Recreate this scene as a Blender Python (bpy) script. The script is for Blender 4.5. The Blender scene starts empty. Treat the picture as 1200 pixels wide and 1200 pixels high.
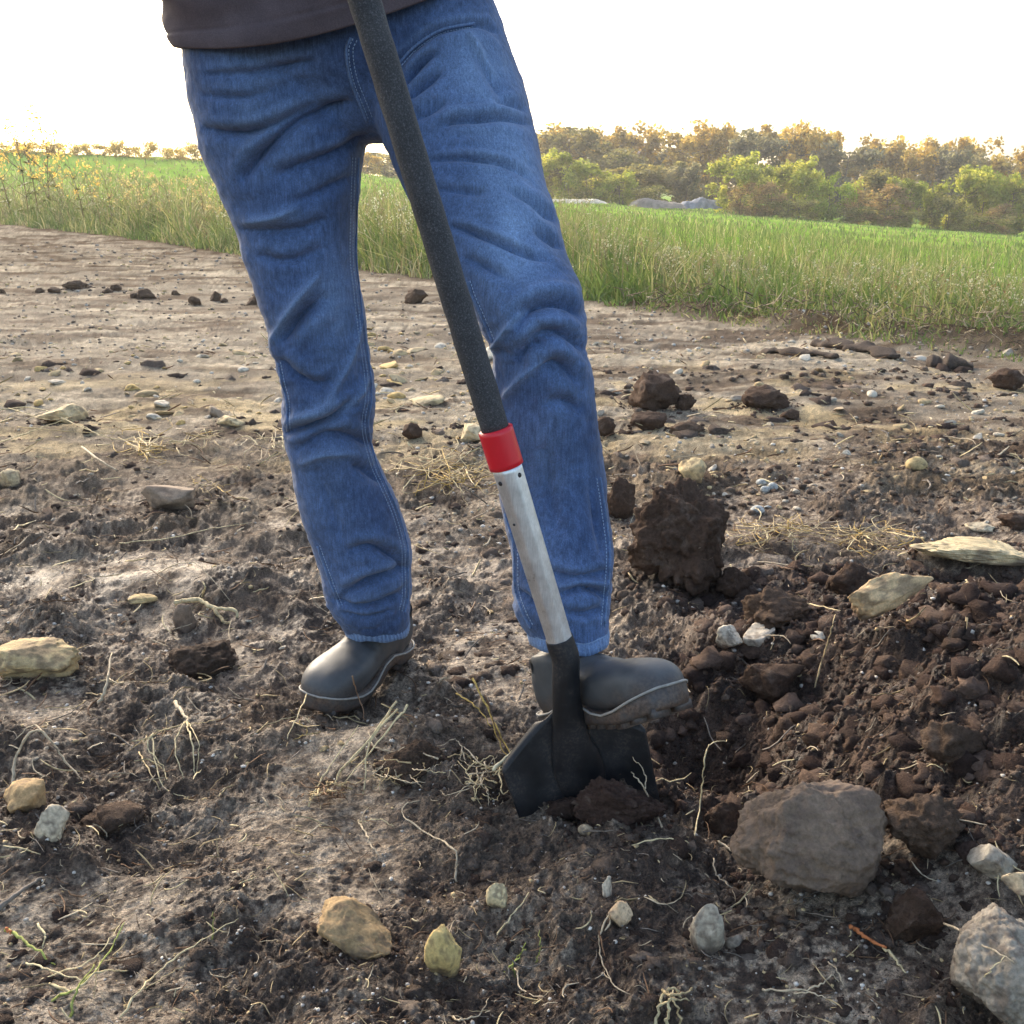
import bpy, bmesh, math
import numpy as np
from mathutils import Vector, Matrix
from mathutils.bvhtree import BVHTree

# ------------------------------------------------------------------ camera, sky, sun, exposure
SC = bpy.context.scene
COL = SC.collection
TILT = math.atan(375.0 / 1200.0)
CAM_H = 0.80
cam_data = bpy.data.cameras.new("camera")
cam_data.sensor_fit = 'HORIZONTAL'
cam_data.sensor_width = 36.0
cam_data.lens = 36.0                      # 1200 px focal length for a 1200 px wide picture
cam_data.clip_start = 0.02
cam_data.clip_end = 3000.0
cam = bpy.data.objects.new("camera", cam_data)
COL.objects.link(cam)
cam.location = (0, 0, CAM_H)
cam.rotation_euler = (math.pi / 2 - TILT, 0, 0)
SC.camera = cam

SUN_EL, SUN_AZ = math.radians(26), math.radians(-30)      # azimuth measured from +Y towards +X
world = bpy.data.worlds.new("World")
SC.world = world
world.use_nodes = True
wn = world.node_tree
sky = wn.nodes.new('ShaderNodeTexSky')
sky.sky_type = 'NISHITA'
sky.sun_disc = False
sky.sun_elevation = SUN_EL
sky.sun_rotation = SUN_AZ
sky.air_density = 1.0
sky.dust_density = 3.2
sky.ozone_density = 0.4
bg = wn.nodes['Background']
wn.links.new(sky.outputs[0], bg.inputs[0])
bg.inputs[1].default_value = 0.15
sun_data = bpy.data.lights.new("sun", 'SUN')
sun_data.energy = 1.35
sun_data.angle = math.radians(12)
sun_data.color = (1.0, 0.90, 0.76)
sun = bpy.data.objects.new("sun", sun_data)
COL.objects.link(sun)
sd = Vector((math.sin(SUN_AZ) * math.cos(SUN_EL), math.cos(SUN_AZ) * math.cos(SUN_EL), math.sin(SUN_EL)))
sun.rotation_euler = (-sd).to_track_quat('-Z', 'Y').to_euler()
sun.location = (0, 0, 10)
SC.view_settings.view_transform = 'Standard'
SC.view_settings.look = 'None'
SC.view_settings.exposure = 1.5
SC.view_settings.gamma = 1.0
SC.view_settings.use_curve_mapping = False
SC.cycles.use_denoising = True
SC.cycles.max_bounces = 6
SC.cycles.transparent_max_bounces = 6

# ------------------------------------------------------------------ helpers
def lin(r, g, b):
    f = lambda c: (c / 255 / 12.92) if c / 255 <= 0.04045 else ((c / 255 + 0.055) / 1.055) ** 2.4
    return np.array([f(r), f(g), f(b)])

CT, ST = math.cos(TILT), math.sin(TILT)
CAMV = np.array([0, 0, CAM_H])

def ray(px, py):
    u = (px - 600.0) / 1200.0
    v = (600.0 - py) / 1200.0
    return np.array([u, CT + v * ST, -ST + v * CT])

def P(px, py, Y):                     # point of the ray through a photo pixel on the upright plane y = Y
    d = ray(px, py)
    return CAMV + d * (Y / d[1])

def depth_of(p):
    return p[1] * CT - (p[2] - CAM_H) * ST

def project(v):                       # world points (n,3) -> photo pixels
    x, y, z = v[:, 0], v[:, 1], v[:, 2] - CAM_H
    d = y * CT - z * ST
    return 600 + 1200 * x / d, 600 - 1200 * (y * ST + z * CT) / d

def _hash(ix, iy, iz, seed):
    h = (ix.astype(np.int64) * 374761393 + iy.astype(np.int64) * 668265263 + iz * 2147483647 + seed * 1274126177) & 0xFFFFFFFF
    h = ((h ^ (h >> 13)) * 1274126177) & 0xFFFFFFFF
    h = ((h ^ (h >> 16)) * 2246822519) & 0xFFFFFFFF
    return ((h ^ (h >> 15)) & 0xFFFFFF) / float(0xFFFFFF)

def vn2(x, y, seed=0):                # value noise, -1..1
    ix, iy = np.floor(x), np.floor(y)
    fx, fy = x - ix, y - iy
    ix = ix.astype(np.int64); iy = iy.astype(np.int64)
    ux = fx * fx * fx * (fx * (fx * 6 - 15) + 10); uy = fy * fy * fy * (fy * (fy * 6 - 15) + 10)
    a = _hash(ix, iy, 0, seed); b = _hash(ix + 1, iy, 0, seed)
    c = _hash(ix, iy + 1, 0, seed); d = _hash(ix + 1, iy + 1, 0, seed)
    return 2 * ((a * (1 - ux) + b * ux) * (1 - uy) + (c * (1 - ux) + d * ux) * uy) - 1

def vn3(x, y, z, seed=0):
    ix, iy, iz = np.floor(x), np.floor(y), np.floor(z)
    fx, fy, fz = x - ix, y - iy, z - iz
    ix = ix.astype(np.int64); iy = iy.astype(np.int64); iz = iz.astype(np.int64)
    s = lambda t: t * t * t * (t * (t * 6 - 15) + 10)
    ux, uy, uz = s(fx), s(fy), s(fz)
    r = 0
    for dz in (0, 1):
        wz = uz if dz else 1 - uz
        for dy in (0, 1):
            wy = uy if dy else 1 - uy
            for dx in (0, 1):
                wx = ux if dx else 1 - ux
                r = r + wx * wy * wz * _hash(ix + dx, iy + dy, (iz + dz) * 40503, seed)
    return 2 * r - 1

def fbm2(x, y, seed, octv, gain=0.5, lac=2.03):
    r, a, t = 0, 1.0, 0
    for i in range(octv):
        r = r + a * vn2(x, y, seed + i * 17); t += a
        x, y = x * lac * 0.8 - y * lac * 0.6 + 7.3, x * lac * 0.6 + y * lac * 0.8 - 3.1
        a *= gain
    return r / t

def fbm3(v, sc, seed, octv, gain=0.5):
    r, a, t = 0, 1.0, 0
    for i in range(octv):
        r = r + a * vn3(v[:, 0] * sc + 3.7 * i, v[:, 1] * sc - 1.9 * i, v[:, 2] * sc + 5.3 * i, seed + i * 13); t += a
        sc *= 2.07; a *= gain
    return r / t

def bumps(x, y, cell, seed, p, rmin, rmax):       # lumps: broken blocky clods of uneven size on a jittered grid
    gx, gy = x / cell, y / cell
    ix, iy = np.floor(gx).astype(np.int64), np.floor(gy).astype(np.int64)
    out = np.zeros_like(x)
    for dx in (-1, 0, 1):
        for dy in (-1, 0, 1):
            cx, cy = ix + dx, iy + dy
            jx = _hash(cx, cy, 1, seed); jy = _hash(cx, cy, 2, seed); rr = _hash(cx, cy, 3, seed)
            on = _hash(cx, cy, 4, seed) < p
            an = 6.2832 * _hash(cx, cy, 5, seed); sq = 0.65 + 0.7 * _hash(cx, cy, 6, seed)
            r = rmin + (rmax - rmin) * rr * rr
            ex, ey = gx - cx - jx, gy - cy - jy
            u = np.abs(ex * np.cos(an) + ey * np.sin(an)) * sq; v = ex * np.sin(an) - ey * np.cos(an)
            tilt = 0.55 * v; v = np.abs(v) / sq
            d = (u ** 3 + v ** 3) ** (1 / 3.0) * 0.75 + 0.25 * np.maximum(u, v)
            h = np.clip((r - d) * 2.2, 0, 0.75 * r) + np.where(d < r, tilt * np.clip((r - d) * 6 / r, 0, 1), 0)
            out = np.maximum(out, h * on)
    return out * cell

def ridged2(x, y, seed, octv, gain=0.55, lac=2.1):
    r, a, t = 0, 1.0, 0
    for i in range(octv):
        n = 1 - np.abs(vn2(x, y, seed + i * 19)); r = r + a * n * n; t += a
        x, y = x * lac * 0.8 - y * lac * 0.6 + 5.1, x * lac * 0.6 + y * lac * 0.8 - 2.7
        a *= gain
    return r / t

def sstep(a, b, x):
    t = np.clip((x - a) / (b - a), 0, 1)
    return t * t * (3 - 2 * t)

# ---- meshes
def build(name, v, polys, material=None, parent=None, smooth=True, col=None, mats=None, pm=None):
    """v (n,3); polys: list of int arrays (m,k)"""
    me = bpy.data.meshes.new(name)
    v = np.asarray(v, dtype=np.float32)
    polys = [np.asarray(p, dtype=np.int32) for p in polys if len(p)]
    me.vertices.add(len(v)); me.vertices.foreach_set('co', v.ravel())
    loops = np.concatenate([p.ravel() for p in polys])
    tot = np.concatenate([np.full(len(p), p.shape[1], dtype=np.int32) for p in polys])
    start = np.concatenate([[0], np.cumsum(tot)[:-1]]).astype(np.int32)
    me.loops.add(len(loops)); me.loops.foreach_set('vertex_index', loops)
    me.polygons.add(len(tot)); me.polygons.foreach_set('loop_start', start)
    if smooth:
        me.polygons.foreach_set('use_smooth', np.ones(len(tot), dtype=bool))
    me.update(calc_edges=True); me.validate()
    if col is not None:
        set_col(me, 'Col', col)
    if material is not None:
        me.materials.append(material)
    return link(name, me, parent)

def set_col(me, nm, col):
    a = me.color_attributes.new(nm, 'FLOAT_COLOR', 'POINT')
    c = np.ones((len(me.vertices), 4), dtype=np.float32); c[:, :3] = col
    a.data.foreach_set('color', c.ravel())

def link(name, me, parent=None):
    o = bpy.data.objects.new(name, me)
    COL.objects.link(o)
    if parent is not None:
        o.parent = parent
    return o

def empty(name, loc=(0, 0, 0)):
    o = bpy.data.objects.new(name, None); COL.objects.link(o); o.location = loc
    o.empty_display_size = 0.05
    return o

def tag(o, label=None, cat=None, group=None, kind=None):
    if label: o['label'] = label
    if cat: o['category'] = cat
    if group: o['group'] = group
    if kind: o['kind'] = kind
    return o

class Acc:
    def __init__(s): s.v = []; s.q = []; s.t = []; s.c = []; s.n = 0
    def add(s, v, q=None, t=None, c=None):
        v = np.asarray(v, float)
        s.v.append(v)
        if q is not None and len(q): s.q.append(np.asarray(q) + s.n)
        if t is not None and len(t): s.t.append(np.asarray(t) + s.n)
        s.c.append(np.broadcast_to(np.array([1., 1, 1]) if c is None else c, (len(v), 3)))
        s.n += len(v)
    def build(s, name, material=None, parent=None, smooth=True):
        polys = []
        if s.q: polys.append(np.concatenate(s.q))
        if s.t: polys.append(np.concatenate(s.t))
        return build(name, np.concatenate(s.v), polys, material, parent, smooth, np.concatenate(s.c))

def loft(rings, cap=True):
    """rings (m,k,3) -> verts, quads, tris"""
    rings = np.asarray(rings); m, k, _ = rings.shape
    v = rings.reshape(-1, 3)
    i = np.arange(m - 1)[:, None] * k; j = np.arange(k)[None, :]; j2 = (j + 1) % k
    q = np.stack([i + j, i + j2, i + k + j2, i + k + j], -1).reshape(-1, 4)
    t = np.zeros((0, 3), int)
    if cap:
        v = np.vstack([v, rings[0].mean(0), rings[-1].mean(0)])
        a, b = m * k, m * k + 1
        jj = np.arange(k)
        t = np.vstack([np.stack([jj * 0 + a, (jj + 1) % k, jj], -1),
                       np.stack([jj * 0 + b, (m - 1) * k + jj, (m - 1) * k + (jj + 1) % k], -1)])
    return v, q, t

def tube(pts, rad, sides=6, cap=True, flat=1.0):
    pts = np.asarray(pts, float); n = len(pts)
    rad = np.broadcast_to(rad, (n,))
    tan = np.gradient(pts, axis=0); tan /= np.linalg.norm(tan, axis=1)[:, None] + 1e-12
    ref = np.array([0.31, 0.17, 0.93]); 
    if abs(tan[0] @ ref) > 0.9: ref = np.array([1.0, 0.1, 0])
    a = np.cross(tan, ref); a /= np.linalg.norm(a, axis=1)[:, None]
    b = np.cross(tan, a)
    th = np.arange(sides) * 2 * math.pi / sides
    rings = pts[:, None, :] + rad[:, None, None] * (np.cos(th)[None, :, None] * a[:, None, :] + flat * np.sin(th)[None, :, None] * b[:, None, :])
    return loft(rings, cap)

def spline(pts, n):
    """Catmull-Rom through pts, resampled to n"""
    p = np.asarray(pts, float)
    if len(p) == 2: 
        return p[0] + (p[1] - p[0]) * np.linspace(0, 1, n)[:, None]
    e = np.vstack([2 * p[0] - p[1], p, 2 * p[-1] - p[-2]])
    t = np.linspace(0, len(p) - 1 - 1e-9, n); i = t.astype(int); f = (t - i)[:, None]
    a, b, c, d = e[i], e[i + 1], e[i + 2], e[i + 3]
    return 0.5 * (2 * b + (c - a) * f + (2 * a - 5 * b + 4 * c - d) * f ** 2 + (3 * b - a - 3 * c + d) * f ** 3)

def evaluated(o, mods):
    for ty, kw in mods:
        m = o.modifiers.new(ty, ty)
        for k, w in kw.items(): setattr(m, k, w)
    dg = bpy.context.evaluated_depsgraph_get(); dg.update()
    me = bpy.data.meshes.new_from_object(o.evaluated_get(dg))
    old = o.data
    o.modifiers.clear(); o.data = me
    bpy.data.meshes.remove(old)
    return o

def get_co(me):
    a = np.empty(len(me.vertices) * 3, dtype=np.float32); me.vertices.foreach_get('co', a); return a.reshape(-1, 3).astype(float)

def get_no(me):
    a = np.empty(len(me.vertices) * 3, dtype=np.float32); me.vertices.foreach_get('normal', a); return a.reshape(-1, 3).astype(float)

def set_co(me, v):
    me.vertices.foreach_set('co', np.asarray(v, dtype=np.float32).ravel()); me.update()

# ---- materials
class NT:
    def __init__(s, name):
        s.m = bpy.data.materials.new(name); s.m.use_nodes = True; s.t = s.m.node_tree
        s.b = s.t.nodes['Principled BSDF']; s.out = s.t.nodes['Material Output']
    def n(s, ty, **kw):
        nd = s.t.nodes.new(ty)
        for k, v in kw.items():
            if k.startswith('i_'): nd.inputs[k[2:].replace('_', ' ')].default_value = v
            else: setattr(nd, k, v)
        return nd
    def l(s, a, b): s.t.links.new(a, b)
    def attr(s, nm='Col'): return s.n('ShaderNodeAttribute', attribute_name=nm).outputs['Color']
    def noise(s, scale, detail=4, rough=0.55, vec=None, dist=0.0):
        nd = s.n('ShaderNodeTexNoise'); nd.inputs['Scale'].default_value = scale
        nd.inputs['Detail'].default_value = detail; nd.inputs['Roughness'].default_value = rough
        nd.inputs['Distortion'].default_value = dist
        if vec is not None: s.l(vec, nd.inputs['Vector'])
        return nd.outputs['Fac']
    def ramp(s, fac, stops):
        nd = s.n('ShaderNodeValToRGB'); e = nd.color_ramp.elements
        while len(e) < len(stops): e.new(0.5)
        for i, (p, c) in enumerate(stops):
            e[i].position = p
            e[i].color = (*c, 1) if not np.isscalar(c) else (c, c, c, 1)
        s.l(fac, nd.inputs[0]); return nd.outputs[0]
    def mix(s, a, b, fac, mode='MIX'):
        nd = s.n('ShaderNodeMix', data_type='RGBA', blend_type=mode)
        for i, val in ((6, a), (7, b), (0, fac)):
            sock = nd.inputs[i]
            if hasattr(val, 'links'): s.l(val, sock)
            elif np.isscalar(val): sock.default_value = val if i == 0 else (val, val, val, 1)
            else: sock.default_value = (*val, 1)
        return nd.outputs[2]
    def bump(s, h, strength=0.5, dist=0.002, prev=None):
        nd = s.n('ShaderNodeBump'); nd.inputs['Strength'].default_value = strength; nd.inputs['Distance'].default_value = dist
        s.l(h, nd.inputs['Height'])
        if prev is not None: s.l(prev, nd.inputs['Normal'])
        return nd.outputs['Normal']
    def coord(s, scale=None):
        tc = s.n('ShaderNodeTexCoord').outputs['Object']
        if scale is None: return tc
        mp = s.n('ShaderNodeMapping'); mp.inputs['Scale'].default_value = scale; s.l(tc, mp.inputs['Vector']); return mp.outputs[0]
    def set(s, color=None, rough=None, normal=None, spec=None, metal=None):
        for nm, val in (('Base Color', color), ('Roughness', rough), ('Normal', normal), ('Specular IOR Level', spec), ('Metallic', metal)):
            if val is None: continue
            sock = s.b.inputs[nm]
            if hasattr(val, 'links'): s.l(val, sock)
            elif nm == 'Base Color': sock.default_value = (*val, 1)
            else: sock.default_value = val
        return s.m
# ------------------------------------------------------------------ terrain
def flat_hit(px, py):
    d = ray(px, py); t = CAM_H / -d[2]
    return CAMV[0] + d[0] * t, d[1] * t

# verge line on the bare ground (photo foot of the tall grass)
_vp = [flat_hit(*q) for q in [(1500, 440), (1200, 408), (1000, 388), (860, 372), (690, 348), (500, 322), (290, 298), (140, 276), (0, 262)]]
_vp = [(6.0, 2.0), (4.5, 3.4)] + _vp + [(-26.0, 46.0), (-60.0, 95.0)]
VX = np.array([p[0] for p in _vp]); VY = np.array([p[1] for p in _vp])
_o = np.argsort(VX); VX, VY = VX[_o], VY[_o]
def verge_t(x, y):                    # metres beyond the verge line (roughly perpendicular)
    return (y - np.interp(x, VX, VY)) * 0.62

_eh = [(-900, 120), (-300, 150), (0, 176), (240, 187), (430, 205), (650, 234), (850, 251), (1200, 276), (1500, 292), (2200, 310)]
_es = np.array([(p[0] - 600) / 1258.0 for p in _eh])
_ez = np.array([CAM_H + 70 * math.tan(math.atan((600 - p[1]) / 1200.0) - TILT) for p in _eh])

def gp(px, py): return flat_hit(px, py)
HEAPS = []                            # (x, y, sx, sy, angle, height)
def heap(px, py, sx, sy, h, ang=0):
    x, y = gp(px, py); HEAPS.append((x, y, sx, sy, math.radians(ang), h))
heap(1340, 960, 0.27, 0.26, 0.27, 20)        # spoil heap at the right
heap(1140, 790, 0.15, 0.16, 0.095, 0)
heap(880, 775, 0.12, 0.09, 0.035, 0)
heap(960, 690, 0.22, 0.07, 0.045, 0)
heap(1120, 655, 0.30, 0.05, 0.035, 0)
heap(845, 905, 0.065, 0.09, -0.085, 10)      # hole beside the blade
heap(800, 860, 0.09, 0.06, -0.045, 0)
heap(930, 850, 0.09, 0.06, -0.02, 0)
heap(720, 935, 0.07, 0.035, 0.035, 0)        # crumbs pushed up before the blade
heap(1170, 690, 0.16, 0.06, -0.03, 0)
heap(225, 775, 0.10, 0.05, 0.022, 0)         # low lumps on the left
heap(480, 880, 0.10, 0.04, 0.028, 0)
heap(95, 560, 0.3, 0.12, 0.03, 0)
heap(250, 690, 0.2, 0.07, 0.025, 0)
heap(330, 980, 0.14, 0.07, -0.018, 0)
heap(400, 838, 0.09, 0.05, -0.018, 0)
heap(560, 660, 0.18, 0.2, -0.02, 0)

def gauss(x, y, g):
    cx, cy, sx, sy, a, h = g
    dx, dy = x - cx, y - cy
    u = dx * math.cos(a) + dy * math.sin(a); v = -dx * math.sin(a) + dy * math.cos(a)
    return np.exp(-0.5 * ((u / sx) ** 2 + (v / sy) ** 2))

_dz = [(1080, 800, .34, .26), (900, 830, .16, .18), (800, 900, .08, .1), (1250, 950, .3, .3), (960, 720, .3, .13), (1150, 700, .35, .12), (1100, 980, .16, .1)]
_dz = [(*gp(a, b), c, d, 0, 1) for a, b, c, d in _dz]
def zones(x, y):
    """fresh = dug dark soil, near = trampled mud, track = firm pale track"""
    fresh = np.zeros_like(x)
    for g in _dz: fresh = np.maximum(fresh, gauss(x, y, g))
    n = fbm2(x * 3.1, y * 3.1, 91, 3)
    fresh = sstep(0.38, 0.62, fresh + 0.22 * n)
    yy = y + 0.45 * n - 0.10 * x
    track = sstep(2.35, 4.0, yy)
    return fresh, track

def H(x, y, fine=True):
    x = np.atleast_1d(np.asarray(x, float)); y = np.atleast_1d(np.asarray(y, float))
    vt = verge_t(x, y)
    grass = sstep(-0.1, 0.6, vt)
    fresh, track = zones(x, y)
    rough = (1 - 0.72 * track) * (1 - grass)
    z = np.zeros_like(x)
    for g in HEAPS: z = z + g[5] * gauss(x, y, g)
    z = z + 0.034 * fbm2(x * 2.3, y * 2.3, 5, 3) * (0.35 + 0.65 * rough) * sstep(0.2, 0.7, y)
    # low bank of scraped-up earth and litter along the right verge
    bank = np.exp(-((vt + 0.02) / 0.20) ** 2) * sstep(0.6, 1.6, x) * (0.06 + 0.05 * vn2(x * 2.2, y * 2.2, 33))
    z = z + bank
    if fine:
        m = y < 45
        xs, ys = x[m], y[m]
        rg, fr, tr = rough[m], fresh[m], track[m]
        wx = xs + 0.016 * fbm2(xs * 24, ys * 24, 61, 2); wy = ys + 0.016 * fbm2(xs * 24, ys * 24, 62, 2)
        # patches: smooth smeared mud against crumbly mud
        smear = sstep(0.0, 0.28, fbm2(xs * 4.0, ys * 2.4, 71, 3)) * (1 - fr)
        crumb = np.clip(1 - smear, 0, 1)
        pat = 0.55 + 0.45 * sstep(-0.3, 0.3, fbm2(xs * 3.3, ys * 3.3, 72, 2))          # uneven roughness
        f = 0.030 * fbm2(xs * 7, ys * 8, 8, 3) * (rg * (0.35 + 0.65 * crumb))
        f = f + 0.044 * (ridged2(wx * 11, wy * 12, 12, 5, 0.62) - 0.45) * rg * (0.28 + 0.72 * crumb) * pat
        f = f + 0.012 * (ridged2(wx * 52, wy * 58, 13, 4, 0.65) - 0.45) * (0.35 + 0.65 * rg) * (0.4 + 0.6 * crumb)
        big = bumps(wx, wy, 0.105, 21, 0.32, 0.15, 0.50); mid = bumps(wx, wy, 0.048, 22, 0.42, 0.15, 0.52)
        f = f + 0.85 * big * rg * (0.42 * crumb * pat + 0.45 * fr)
        f = f + 0.90 * mid * (rg * (0.42 * crumb * pat + 0.5 * fr) + 0.08 * tr)
        f = f + 0.90 * bumps(wx, wy, 0.021, 23, 0.50, 0.12, 0.55) * (rg * (0.42 * crumb * pat + 0.5 * fr + 0.06) + 0.22 * tr)
        f = f + 0.85 * bumps(xs, ys, 0.0095, 24, 0.6, 0.2, 0.55) * (rg * (0.4 * crumb + 0.4 * fr + 0.10) + 0.24 * tr)
        # drag marks: fine near-parallel scores in the smeared mud
        sx = xs * 0.92 + ys * 0.4
        sy = -xs * 0.4 + ys * 0.92
        f = f + 0.0035 * fbm2(sx * 6, sy * 40, 18, 3) * smear * rg
        # ruts across the track
        f = f + (0.020 * fbm2(xs * 1.1 + 3, ys * 3.2, 19, 4) + 0.010 * (ridged2(xs * 3.2, ys * 5, 25, 4) - .45)) * tr * (1 - grass[m])
        z[m] = z[m] + f
    # field: plane that climbs to the left and falls to the right
    s = x / np.maximum(y, 0.5)
    z70 = np.interp(s, _es, _ez)
    yb = np.clip(y - vt / 0.62, 1.0, 60.0)
    t = np.clip((y - yb) / (70 - yb), 0, 1.03) * sstep(4.0, 7.0, y)
    z = z + z70 * t * sstep(0, 2.0, vt)
    z = z + grass * 0.10 * fbm2(x * 0.35, y * 0.35, 41, 3) * sstep(0, 3, vt)
    return z

def G(px, py, lift=0.0):              # where the ray through a photo pixel meets the ground (+lift)
    d = ray(px, py)
    def f(t):
        p = CAMV + d[None, :] * t[:, None]
        return p[:, 2] - Hq(p[:, 0], p[:, 1]) - lift
    t = np.linspace(0.6, 4.0, 60) if py > 520 else np.geomspace(1.0, 160, 400)
    v = f(t)
    i = np.nonzero(v <= 0)[0]
    if len(i) == 0: tt = CAM_H / max(-d[2], 1e-3)
    else:
        i = max(i[0], 1); a, b = t[i - 1], t[i]; va, vb = v[i - 1], v[i]; tt = a + (b - a) * va / (va - vb)
        for _ in range(2):
            p = CAMV + d * tt; tt += (p[2] - Hq(p[0], p[1])[0] - lift) / max(-d[2], 0.05) * 0.9
    return CAMV + d * tt

def zat(x, y): return float(Hq(x, y)[0])

def ground_colour(x, y, z):
    fresh, track = zones(x, y)
    vt = verge_t(x, y)
    dark = lin(76, 62, 53); mud = lin(108, 94, 82); grey = lin(162, 149, 134); tan = lin(146, 137, 124); pale = lin(170, 160, 144)
    n1 = fbm2(x * 5, y * 5, 101, 4); n2 = fbm2(x * 38, y * 38, 102, 3); n3 = fbm2(x * 1.3, y * 2.0, 103, 3); n4 = fbm2(x * 140, y * 140, 108, 2)
    c = np.zeros((len(x), 3)) + mud
    def mx(c, k, f): return c + (k - c) * np.clip(f, 0, 1)[:, None]
    c = mx(c, dark, sstep(-0.1, 0.35, n1 + 0.3 * n3) * 0.85)
    # dried skin on mud: broken up by finer noise
    smear = sstep(0.05, 0.35, fbm2(x * 4.0, y * 2.4, 71, 3) + 0.25 * n1)
    c = mx(c, grey, smear * sstep(-0.12, 0.3, n2 * 0.6 + n4 * 0.9 + n3 * 0.3) * 0.8)
    c = mx(c, grey, sstep(0.15, 0.45, fbm2(x * 11, y * 11, 109, 4) + 0.5 * n4) * 0.6)
    tc = np.zeros((len(x), 3)) + tan
    tc = mx(tc, lin(118, 108, 97), sstep(-0.1, 0.35, n1 + n2 * 0.5))
    tc = mx(tc, pale, sstep(0.1, 0.5, n3 + 0.5 * n2 + .2 * n4))
    tc = mx(tc, lin(92, 78, 66), sstep(0.08, 0.36, fbm2(x * 2.2, y * 6.0, 104, 5)) * 0.85)
    c = mx(c, tc, track)
    # pale limestone rubble showing in the band before the track
    band = np.exp(-((y - 3.9 - 0.1 * x) / 0.9) ** 2) * sstep(0.0, 0.3, fbm2(x * 3.5, y * 5, 105, 5) + 0.1 * n2)
    c = mx(c, lin(196, 178, 140), band * 0.6)
    fd = np.zeros((len(x), 3)) + lin(68, 54, 46)
    fd = mx(fd, lin(92, 74, 63), sstep(-0.1, 0.5, n2))
    c = mx(c, fd, fresh * 0.95)
    # brown litter ground along the verge
    c = mx(c, lin(96, 82, 66), np.exp(-((vt + 0.05) / 0.28) ** 2) * 0.85)
    # field
    gr = np.zeros((len(x), 3)) + lin(116, 150, 62)
    gr = mx(gr, lin(142, 168, 78), sstep(-0.2, 0.5, fbm2(x * 0.5, y * 0.25, 106, 4)))
    gr = mx(gr, lin(120, 112, 66), sstep(0.2, 0.5, fbm2(x * 1.2, y * 0.8, 107, 3)) * sstep(30, 8, vt) * 0.7)
    c = mx(c, lin(84, 78, 50), sstep(-0.05, 0.35, vt))
    c = mx(c, gr, sstep(1.5, 4.0, vt))
    n5 = vn2(x * 420, y * 420, 119)
    k = np.clip(1 + 0.40 * n2 * sstep(14, 6, y) + 0.42 * n4 * sstep(4.5, 2.5, y) + 0.28 * n5 * sstep(2.4, 1.6, y), .35, 2.2)
    k = k * np.clip(1 + .55 * fbm2(x * 7, y * 14, 131, 4) * sstep(2.2, 4, y) * sstep(-.1, -.6, vt), .5, 1.6)
    return np.clip(c * k[:, None] * np.array([1.05, 1.0, 0.90]), 0.004, 0.9)

GRID = {}
def Hq(x, y):                         # height of the built sheet, bilinear
    x = np.atleast_1d(np.asarray(x, float)); y = np.atleast_1d(np.asarray(y, float))
    r, c, z = GRID['rows'], GRID['cols'], GRID['z']
    fr = np.interp(y, r, np.arange(len(r))); fc = np.interp(x / np.maximum(y + 0.6, 0.05), c, np.arange(len(c)))
    i = np.clip(fr.astype(int), 0, len(r) - 2); j = np.clip(fc.astype(int), 0, len(c) - 2)
    a, b = fr - i, fc - j
    return (z[i, j] * (1 - b) + z[i, j + 1] * b) * (1 - a) + (z[i + 1, j] * (1 - b) + z[i + 1, j + 1] * b) * a

def make_ground():
    pys = np.arange(1235.0, 252.0, -1.42)
    a = TILT - np.arctan((600 - pys) / 1200.0)
    near = CAM_H / np.tan(a)
    rows = np.concatenate([np.linspace(-0.45, near[0], 34)[:-1], near, np.geomspace(near[-1], 900, 70)[1:]])
    cols = np.concatenate([-np.geomspace(3.2, 0.95, 14)[:-1], np.linspace(-0.95, -0.54, 46)[:-1], np.linspace(-0.54, 0.54, 720), np.linspace(0.54, 0.95, 46)[1:], np.geomspace(0.95, 3.2, 14)[1:]])
    X = cols[None, :] * (rows[:, None] + 0.6); Y = np.repeat(rows[:, None], len(cols), 1)
    x, y = X.ravel(), Y.ravel()
    z = H(x, y)
    m, k = len(rows), len(cols)
    GRID.update(rows=rows, cols=cols, z=z.reshape(m, k))
    i = np.arange(m - 1)[:, None] * k; j = np.arange(k - 1)[None, :]
    q = np.stack([i + j, i + j + 1, i + k + j + 1, i + k + j], -1).reshape(-1, 4)
    nt = NT('bare_earth_and_turf')
    col = nt.attr('Col')
    cd = nt.coord()
    f1 = nt.noise(260, 5, 0.65, cd); f2 = nt.noise(900, 3, 0.6, cd)
    c = nt.mix(col, nt.ramp(f1, [(0.36, 0.5), (0.64, 1.6)]), 1.0, 'MULTIPLY')
    c = nt.mix(c, nt.ramp(f2, [(0.38, 0.66), (0.62, 1.4)]), 1.0, 'MULTIPLY')
    nrm = nt.bump(f1, 0.9, 0.012); nrm = nt.bump(f2, 0.7, 0.003, nrm)
    rg = nt.ramp(nt.noise(9, 3, 0.6, cd), [(0.38, 0.40), (0.62, 0.90)])
    wet = nt.attr('Wet')
    rg = nt.mix(1.0, rg, wet)
    sp = nt.n('ShaderNodeMath', operation='MULTIPLY'); nt.l(wet, sp.inputs[0]); sp.inputs[1].default_value = 0.42
    nt.set(c, rg, nrm, sp.outputs[0])
    o = build('ground', np.stack([x, y, z], 1), [q], nt.m, None, True, ground_colour(x, y, z))
    wv = sstep(0.0, -0.6, verge_t(x, y)) * (0.25 + 0.75 * sstep(3.2, 1.9, y)) * sstep(12, 5, y)
    set_col(o.data, 'Wet', np.repeat(wv[:, None], 3, 1))
    tag(o, 'bare trampled earth track running into a green field', None, None, 'structure')
    return o
make_ground()
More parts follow.
